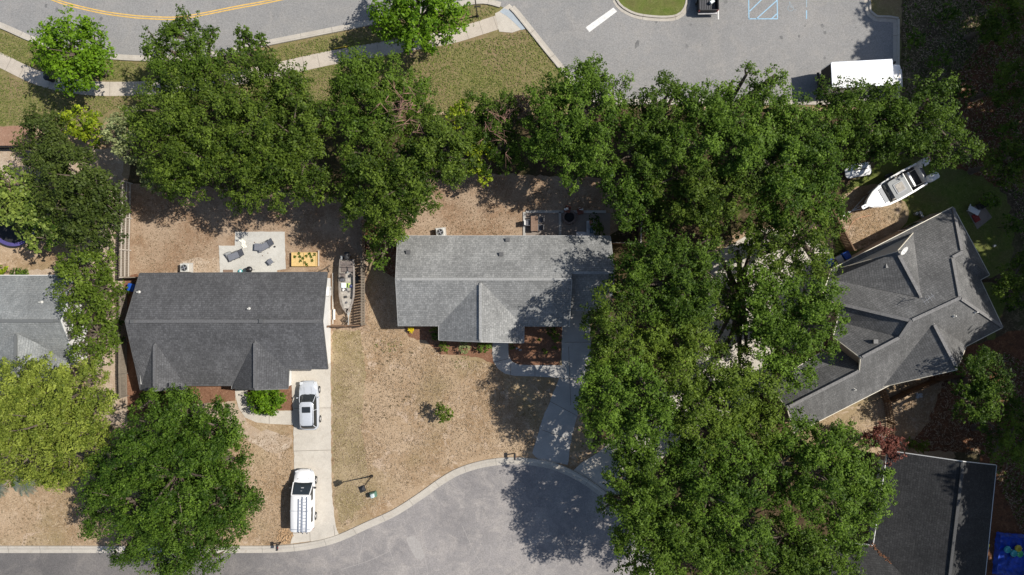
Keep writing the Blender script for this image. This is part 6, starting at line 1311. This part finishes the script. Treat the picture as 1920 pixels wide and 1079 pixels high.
# shrubs
def shrub(label, lobes, mat, cat="shrub", name="shrub", group=None, leaf=.09, puff=.34, **k):
    return tree(label, lobes, mat, name=name, cat=cat, group=group, leaf=leaf, puff=puff, trunk_r=.03, low=.15, **k)
shrub("clipped bright green round shrub between path and driveway of the charcoal house", [(488, 752, 22, 1.5), (512, 752, 22, 1.5), (500, 756, 22, 1.6), (478, 748, 14, 1.2), (522, 746, 14, 1.2), (500, 740, 16, 1.4)], "leaf_bright", dens=1.8, ragged=.2)
shrub("dark green shrub against the front of the charcoal house, left of the oak's tip", [(285, 748, 18, 1.6), (300, 742, 14, 1.5), (272, 742, 12, 1.3)], "leaf_elm")
shrub("rounded green shrub by the porch of the charcoal house, right of the oak's tip", [(345, 738, 18, 1.5), (352, 748, 14, 1.3), (332, 744, 12, 1.3)], "leaf_elm")
SH = "shrubs in the bed under the middle house's gable"
shrub("leftmost of the three small shrubs in the red bed under the front gable", [(834, 651, 9, .9), (830, 646, 6, .8)], "leaf_feathery", group=SH)
shrub("middle one of the three small shrubs in the red bed under the front gable", [(871, 650, 11, .9), (876, 646, 7, .8)], "leaf_pale", group=SH)
shrub("rightmost of the three small shrubs, next to the curved garden path", [(905, 652, 10, .9), (913, 648, 8, .9)], "leaf_elm", group=SH)
shrub("dark shrub in the nook left of the front gable, in shade", [(815, 622, 10, 1.0), (818, 632, 8, .9)], "leaf_oak_deep")
shrub("small plant with yellow flowers at the left front corner of the light grey house", [(771, 619, 5, .5), (768, 617, 3, .4)], "flower_yellow", cat="flower", name="flowering_plant", leaf=.07, puff=.2)
shrub("small bushy sapling alone in the middle of the dry lawn", [(830, 772, 13, 2.2), (822, 764, 9, 2.0), (840, 778, 10, 1.9), (836, 784, 8, 1.6), (826, 786, 7, 1.5)], "leaf_oak", cat="sapling", name="sapling", ragged=1.0, leaf=.088)
for u, v, r, lab in ((1034, 622, 9, "leafy perennial in the dark bed close to the garage front"), (1044, 634, 8, "low perennial in the dark bed by the driveway edge"), (1011, 638, 4, "tiny lime-green plant in the middle of the dark mulch bed"), (1022, 660, 5, "small seedling low in the dark mulch bed"), (962, 650, 5, "small plant in the dark bed beside the curved path"), (1040, 650, 5, "small plant at the driveway side of the dark bed")):
    shrub(lab, [(u, v, r, .5)], "leaf_oak" if r > 4 else "leaf_lime", name="bedding_plant", cat="plant", group="plants in the dark mulch bed", leaf=.08, puff=.25, dens=.8)
shrub("dark shrub at the right end of the shaded patio", [(1120, 425, 12, 1.4), (1124, 438, 10, 1.2), (1114, 408, 8, 1.0)], "leaf_oak_deep")
shrub("shrub straggling over the grey fence beside the blue bin", [(222, 540, 14, 1.8), (232, 552, 10, 1.5), (214, 560, 10, 1.6)], "leaf_oak", dens=.8)
shrub("low shrub with pale twigs at the fence, left of the charcoal house ridge", [(222, 610, 12, 1.6), (218, 625, 10, 1.4), (228, 640, 9, 1.3)], "leaf_oak_deep", dens=.7)
shrub("straggly weed bush along the right side of the picket fence", [(694, 452, 11, 1.2), (698, 470, 10, 1.0), (690, 480, 8, .8)], "leaf_dead", dens=.7)
shrub("low lime-green bush behind the blue-grey house at the left edge", [(8, 508, 10, 1.0), (2, 512, 8, .9)], "leaf_lime")
shrub("low green hedge behind the blue-grey house at the left edge", [(38, 513, 9, .9), (50, 513, 8, .9), (28, 514, 8, .9)], "leaf_elm")
shrub("shade-grown bush at the right edge, beside the small slab", [(1850, 372, 14, 1.6), (1862, 380, 12, 1.5)], "leaf_elm")
shrub("dark undergrowth bush between the near-black house and the shaded tree", [(1730, 838, 12, 1.2), (1708, 832, 10, 1.0)], "leaf_feathery")
# seedlings in the planter
SEED = ["left end, middle", "left of centre, middle", "just right of the divider, middle", "right half, back row", "right end, back row", "right half, middle", "left half, front of middle", "left of the divider, front", "right half, front row", "right of the divider, very front", "left half, back row", "beside the divider on its left"]
for k, (u, v) in enumerate(((556, 482), (565, 482), (577, 481), (583, 477), (592, 478), (586, 482), (566, 490), (574, 493), (588, 489), (578, 497), (563, 476), (571, 485))):
    b = MB(); p = GP(u, v)
    for j in range(9):
        a = j * .7 + random.random(); b.add([(0, 0, 0), (.10 * math.cos(a - .35), .10 * math.sin(a - .35), .10), (.19 * math.cos(a), .19 * math.sin(a), .09), (.10 * math.cos(a + .35), .10 * math.sin(a + .35), .10)], [(0, 1, 2, 3)])
    o = b.build("seedling", "leaf_bright"); o.location = (p.x, p.y, .36)
    tag(o, "green seedling in the yellow raised bed, " + SEED[k], "seedling", "seedlings in the raised bed")
# ------------------------------------------------------------------ grass tufts, litter and twigs that nobody could count
def pip(poly, X, Y):
    c = np.zeros(len(X), bool); j = len(poly) - 1
    for i in range(len(poly)):
        xi, yi = poly[i]; xj, yj = poly[j]
        if yi != yj: c ^= ((yi > Y) != (yj > Y)) & (X < (xj - xi) * (Y - yi) / (yj - yi) + xi)
        j = i
    return c
def scatter(name, label, cat, polys, per_m2, size, mat, holes=(), patch=1.0, flatness=.9, z=.05, slim=.35):
    pts = []
    for poly in polys:
        xs = [p[0] for p in poly]; ys = [p[1] for p in poly]; A = (max(xs) - min(xs)) * (max(ys) - min(ys)) / S / S
        n = int(A * per_m2); X = RNG.uniform(min(xs), max(xs), n); Y = RNG.uniform(min(ys), max(ys), n); k = pip(poly, X, Y)
        for h in holes: k &= ~pip(h, X, Y)
        f = .5 + .5 * np.sin(X * .045 + 2 * np.sin(Y * .031)) * np.sin(Y * .052 + 1.7 * np.sin(X * .027 + 1)); g = .5 + .5 * np.sin(X * .21 + 2 * np.sin(Y * .17)) * np.sin(Y * .19 + 2 * np.sin(X * .13))
        k &= RNG.random(n) < (1 - patch) + patch * np.clip(.15 + f * .9 * (.4 + .8 * g), 0, 1)
        pts.append(np.stack([(X[k] - 960) / S, (539.5 - Y[k]) / S], 1))
    P = np.concatenate(pts); n = len(P); P3 = np.concatenate([P, np.full((n, 1), z) + RNG.random((n, 1)) * .03], 1)
    N = RNG.normal(size=(n, 3)) * (1 - flatness) * 2; N[:, 2] += 1
    o = leaf_object(name, P3, N, size * (.5 + RNG.random(n)), RNG.random(n), mat, None, slim)
    tag(o, label, cat, kind="stuff"); return o
DRV = [(618, 600), (622, 840), (624, 945), (640, 1020), (540, 1020), (545, 690)]
LAWN = [(626, 618), (684, 614), (688, 455), (742, 450), (747, 612), (762, 636), (800, 645), (830, 668), (900, 678), (925, 686), (945, 706), (1048, 712), (1028, 752), (1008, 800), (996, 846), (960, 848), (905, 855), (852, 868), (815, 888), (780, 913), (735, 942), (688, 966), (640, 990), (626, 945)]
YARD_B = [(252, 345), (675, 345), (675, 500), (606, 508), (262, 512), (252, 500)]; PATIO = [(408, 432), (538, 432), (540, 512), (408, 512)]; PLANTER = [(544, 468), (604, 468), (604, 506), (544, 506)]; BOAT = [(630, 470), (675, 470), (675, 606), (630, 606)]
YARD_C = [(692, 335), (1190, 335), (1190, 442), (745, 442), (692, 460)]; PATIO_C = [(975, 392), (1150, 392), (1150, 450), (975, 450)]
FRONT_L = [(-60, 860), (200, 790), (440, 800), (470, 820), (545, 812), (548, 930), (546, 1014), (500, 1020), (-60, 1022)]
SIDE = [(1560, 810), (1650, 735), (1700, 720), (1740, 730), (1700, 800), (1680, 835)]; DRYG = [(1592, 372), (1640, 350), (1700, 390), (1680, 430), (1600, 466), (1580, 425)]
scatter("dry_grass", "flecks of straw-coloured dormant grass over the bare lawns", "grass", [LAWN, FRONT_L, SIDE, DRYG], 120, .052, "straw", patch=.85)
scatter("brown_thatch", "dark brown tufts and crumbs between the straw of the lawns", "grass", [LAWN, FRONT_L, SIDE, DRYG], 34, .060, "thatch", patch=.9)
scatter("yard_litter", "leaf crumbs and straw lying over the dirt back gardens", "leaf litter", [YARD_B, YARD_C], 50, .055, "straw", holes=[PATIO, PLANTER, BOAT, PATIO_C], patch=.8)
scatter("yard_crumbs", "dark crumbs of bark and leaf over the dirt back gardens", "leaf litter", [YARD_B, YARD_C], 26, .060, "thatch", holes=[PATIO, PLANTER, BOAT, PATIO_C], patch=.8)
V1 = [(-60, 40), (0, 60), (130, 106), (262, 120), (420, 110), (660, 60), (860, 20), (925, 10), (930, 22), (900, 40), (850, 56), (740, 76), (620, 96), (480, 126), (320, 150), (170, 150), (60, 126), (-60, 76)]
V2 = [(-60, 120), (60, 158), (170, 182), (320, 178), (480, 156), (620, 124), (740, 104), (860, 82), (990, 58), (1040, 122), (1000, 205), (720, 212), (600, 230), (420, 205), (250, 190), (150, 235), (-60, 235)]
scatter("verge_tufts", "green and straw tufts of the mown verge beside the north pavement", "grass", [V1, V2], 120, .075, "turf", patch=.5)
RIGHTW = [(1692, 30), (1692, 180), (1600, 215), (1840, 330), (1900, 370), (1960, 700), (1880, 660), (1860, 880), (1960, 1100), (2100, 1100), (2100, -60), (1692, -60)]
scatter("pine_straw", "pine straw, twigs and dead leaves over the dim woodland floor", "leaf litter", [RIGHTW, [(1700, 760), (1760, 700), (1850, 650), (1870, 860), (1800, 850), (1700, 838)]], 60, .12, "straw", patch=.75, slim=.2)
scatter("woodland_weeds", "low weeds and seedlings scattered over the dim woodland floor", "weeds", [RIGHTW], 30, .13, "leaf_elm", patch=.95, flatness=.6, z=.12)
scatter("weed_rosettes", "small dark round weeds dotted over the left half of the middle lawn", "weeds", [[(690, 630), (760, 640), (820, 690), (790, 760), (730, 800), (690, 780), (680, 700)]], 3.2, .085, "weed_brown", patch=.5, flatness=.95, slim=.95)
scatter("sprouting_grass", "thin green grass sprouting in the dry lawn below the front gable", "grass", [[(845, 668), (880, 668), (880, 690), (850, 690)], [(700, 640), (760, 640), (740, 660), (700, 660)]], 30, .07, "turf", patch=.5)
# palm
def palm(label, base, hgt, R, n=16):
    c = thing("palm_tree", label, "palm", GP(*base), 0); MB().path([(0, 0, 0), (0, 0, hgt)], [.16, .12], 9).build("trunk", "bark_grey", c, smooth=True)
    for k in range(n):
        a = 2 * math.pi * k / n + random.uniform(-.1, .1); b = MB(); L = R * random.uniform(.8, 1.05)
        for j in range(14):
            t0 = .15 + .85 * j / 14; x = L * t0; z = hgt + .35 * math.sin(t0 * 2.4) * R * .5 - .25 * t0 * t0 * R; w = .42 * R * math.sin(math.pi * min(1, t0 * .9 + .1)) * .5
            for s_ in (-1, 1):
                q0 = Vector((x, 0, z)); q1 = Vector((x + w * .8, s_ * w, z - .08)); e = Vector((.03, .035 * s_, 0))
                b.add([q0, q0 + Vector((.06, 0, 0)), q1 + e, q1], [(0, 1, 2, 3)])
        o = b.build("frond", "leaf_palm", c); o.rotation_euler = (0, 0, a)
palm("grey-green fan of palm fronds peeking out below the yellow-green tree", (70, 893), 1.6, 1.55)
palm("second grey-green palm cut by the left edge, below the yellow-green tree", (12, 905), 1.5, 1.4)
print("leaves", NLEAF)
shrub("dim broad-leaved bush in the wood at the top right corner", [(1855, 60, 18, 2.2), (1870, 67, 14, 1.8), (1842, 73, 13, 1.6)], "leaf_elm", leaf=.12, puff=.5, dens=.8, ragged=1.0)
shrub("dim bush beside the kerb corner of the car park, in wood shade", [(1712, 70, 14, 2.2), (1724, 76, 11, 1.8), (1702, 80, 10, 1.6)], "leaf_elm", leaf=.12, puff=.5, dens=.8, ragged=1.0)
shrub("pale-twigged bush at the foot of the truck-side oak", [(1800, 165, 16, 2.2), (1814, 172, 13, 1.8), (1788, 177, 12, 1.6)], "leaf_elm", leaf=.12, puff=.5, dens=.8, ragged=1.0)
shrub("dim bush in the reddish leaf litter at the right edge", [(1885, 235, 16, 2.2), (1899, 242, 13, 1.8), (1873, 247, 12, 1.6)], "leaf_elm", leaf=.12, puff=.5, dens=.8, ragged=1.0)
shrub("dark bush right of the small slab in the shaded yard", [(1895, 420, 15, 2.2), (1908, 426, 12, 1.8), (1884, 431, 11, 1.6)], "leaf_elm", leaf=.12, puff=.5, dens=.8, ragged=1.0)
shrub("dark bush near the east corner of the big angled house", [(1900, 560, 16, 2.2), (1914, 567, 13, 1.8), (1888, 572, 12, 1.6)], "leaf_elm", leaf=.12, puff=.5, dens=.8, ragged=1.0)
shrub("dark bush between the angled house and the near-black roof, right side", [(1900, 760, 19, 2.2), (1916, 768, 15, 1.8), (1886, 774, 14, 1.6)], "leaf_elm", leaf=.12, puff=.5, dens=.8, ragged=1.0)
shrub("dark bush above the ridge of the near-black roof", [(1855, 835, 12, 2.2), (1865, 840, 9, 1.8), (1846, 844, 9, 1.6)], "leaf_elm", leaf=.12, puff=.5, dens=.8, ragged=1.0)
shrub("low bush by the kerb below the top right corner", [(1760, 110, 14, 2.2), (1772, 116, 11, 1.8), (1750, 120, 10, 1.6)], "leaf_elm", leaf=.12, puff=.5, dens=.8, ragged=1.0)
shrub("dim bush in the upper right, left of the reddish litter", [(1780, 25, 14, 2.2), (1792, 31, 11, 1.8), (1770, 35, 10, 1.6)], "leaf_elm", leaf=.12, puff=.5, dens=.8, ragged=1.0)
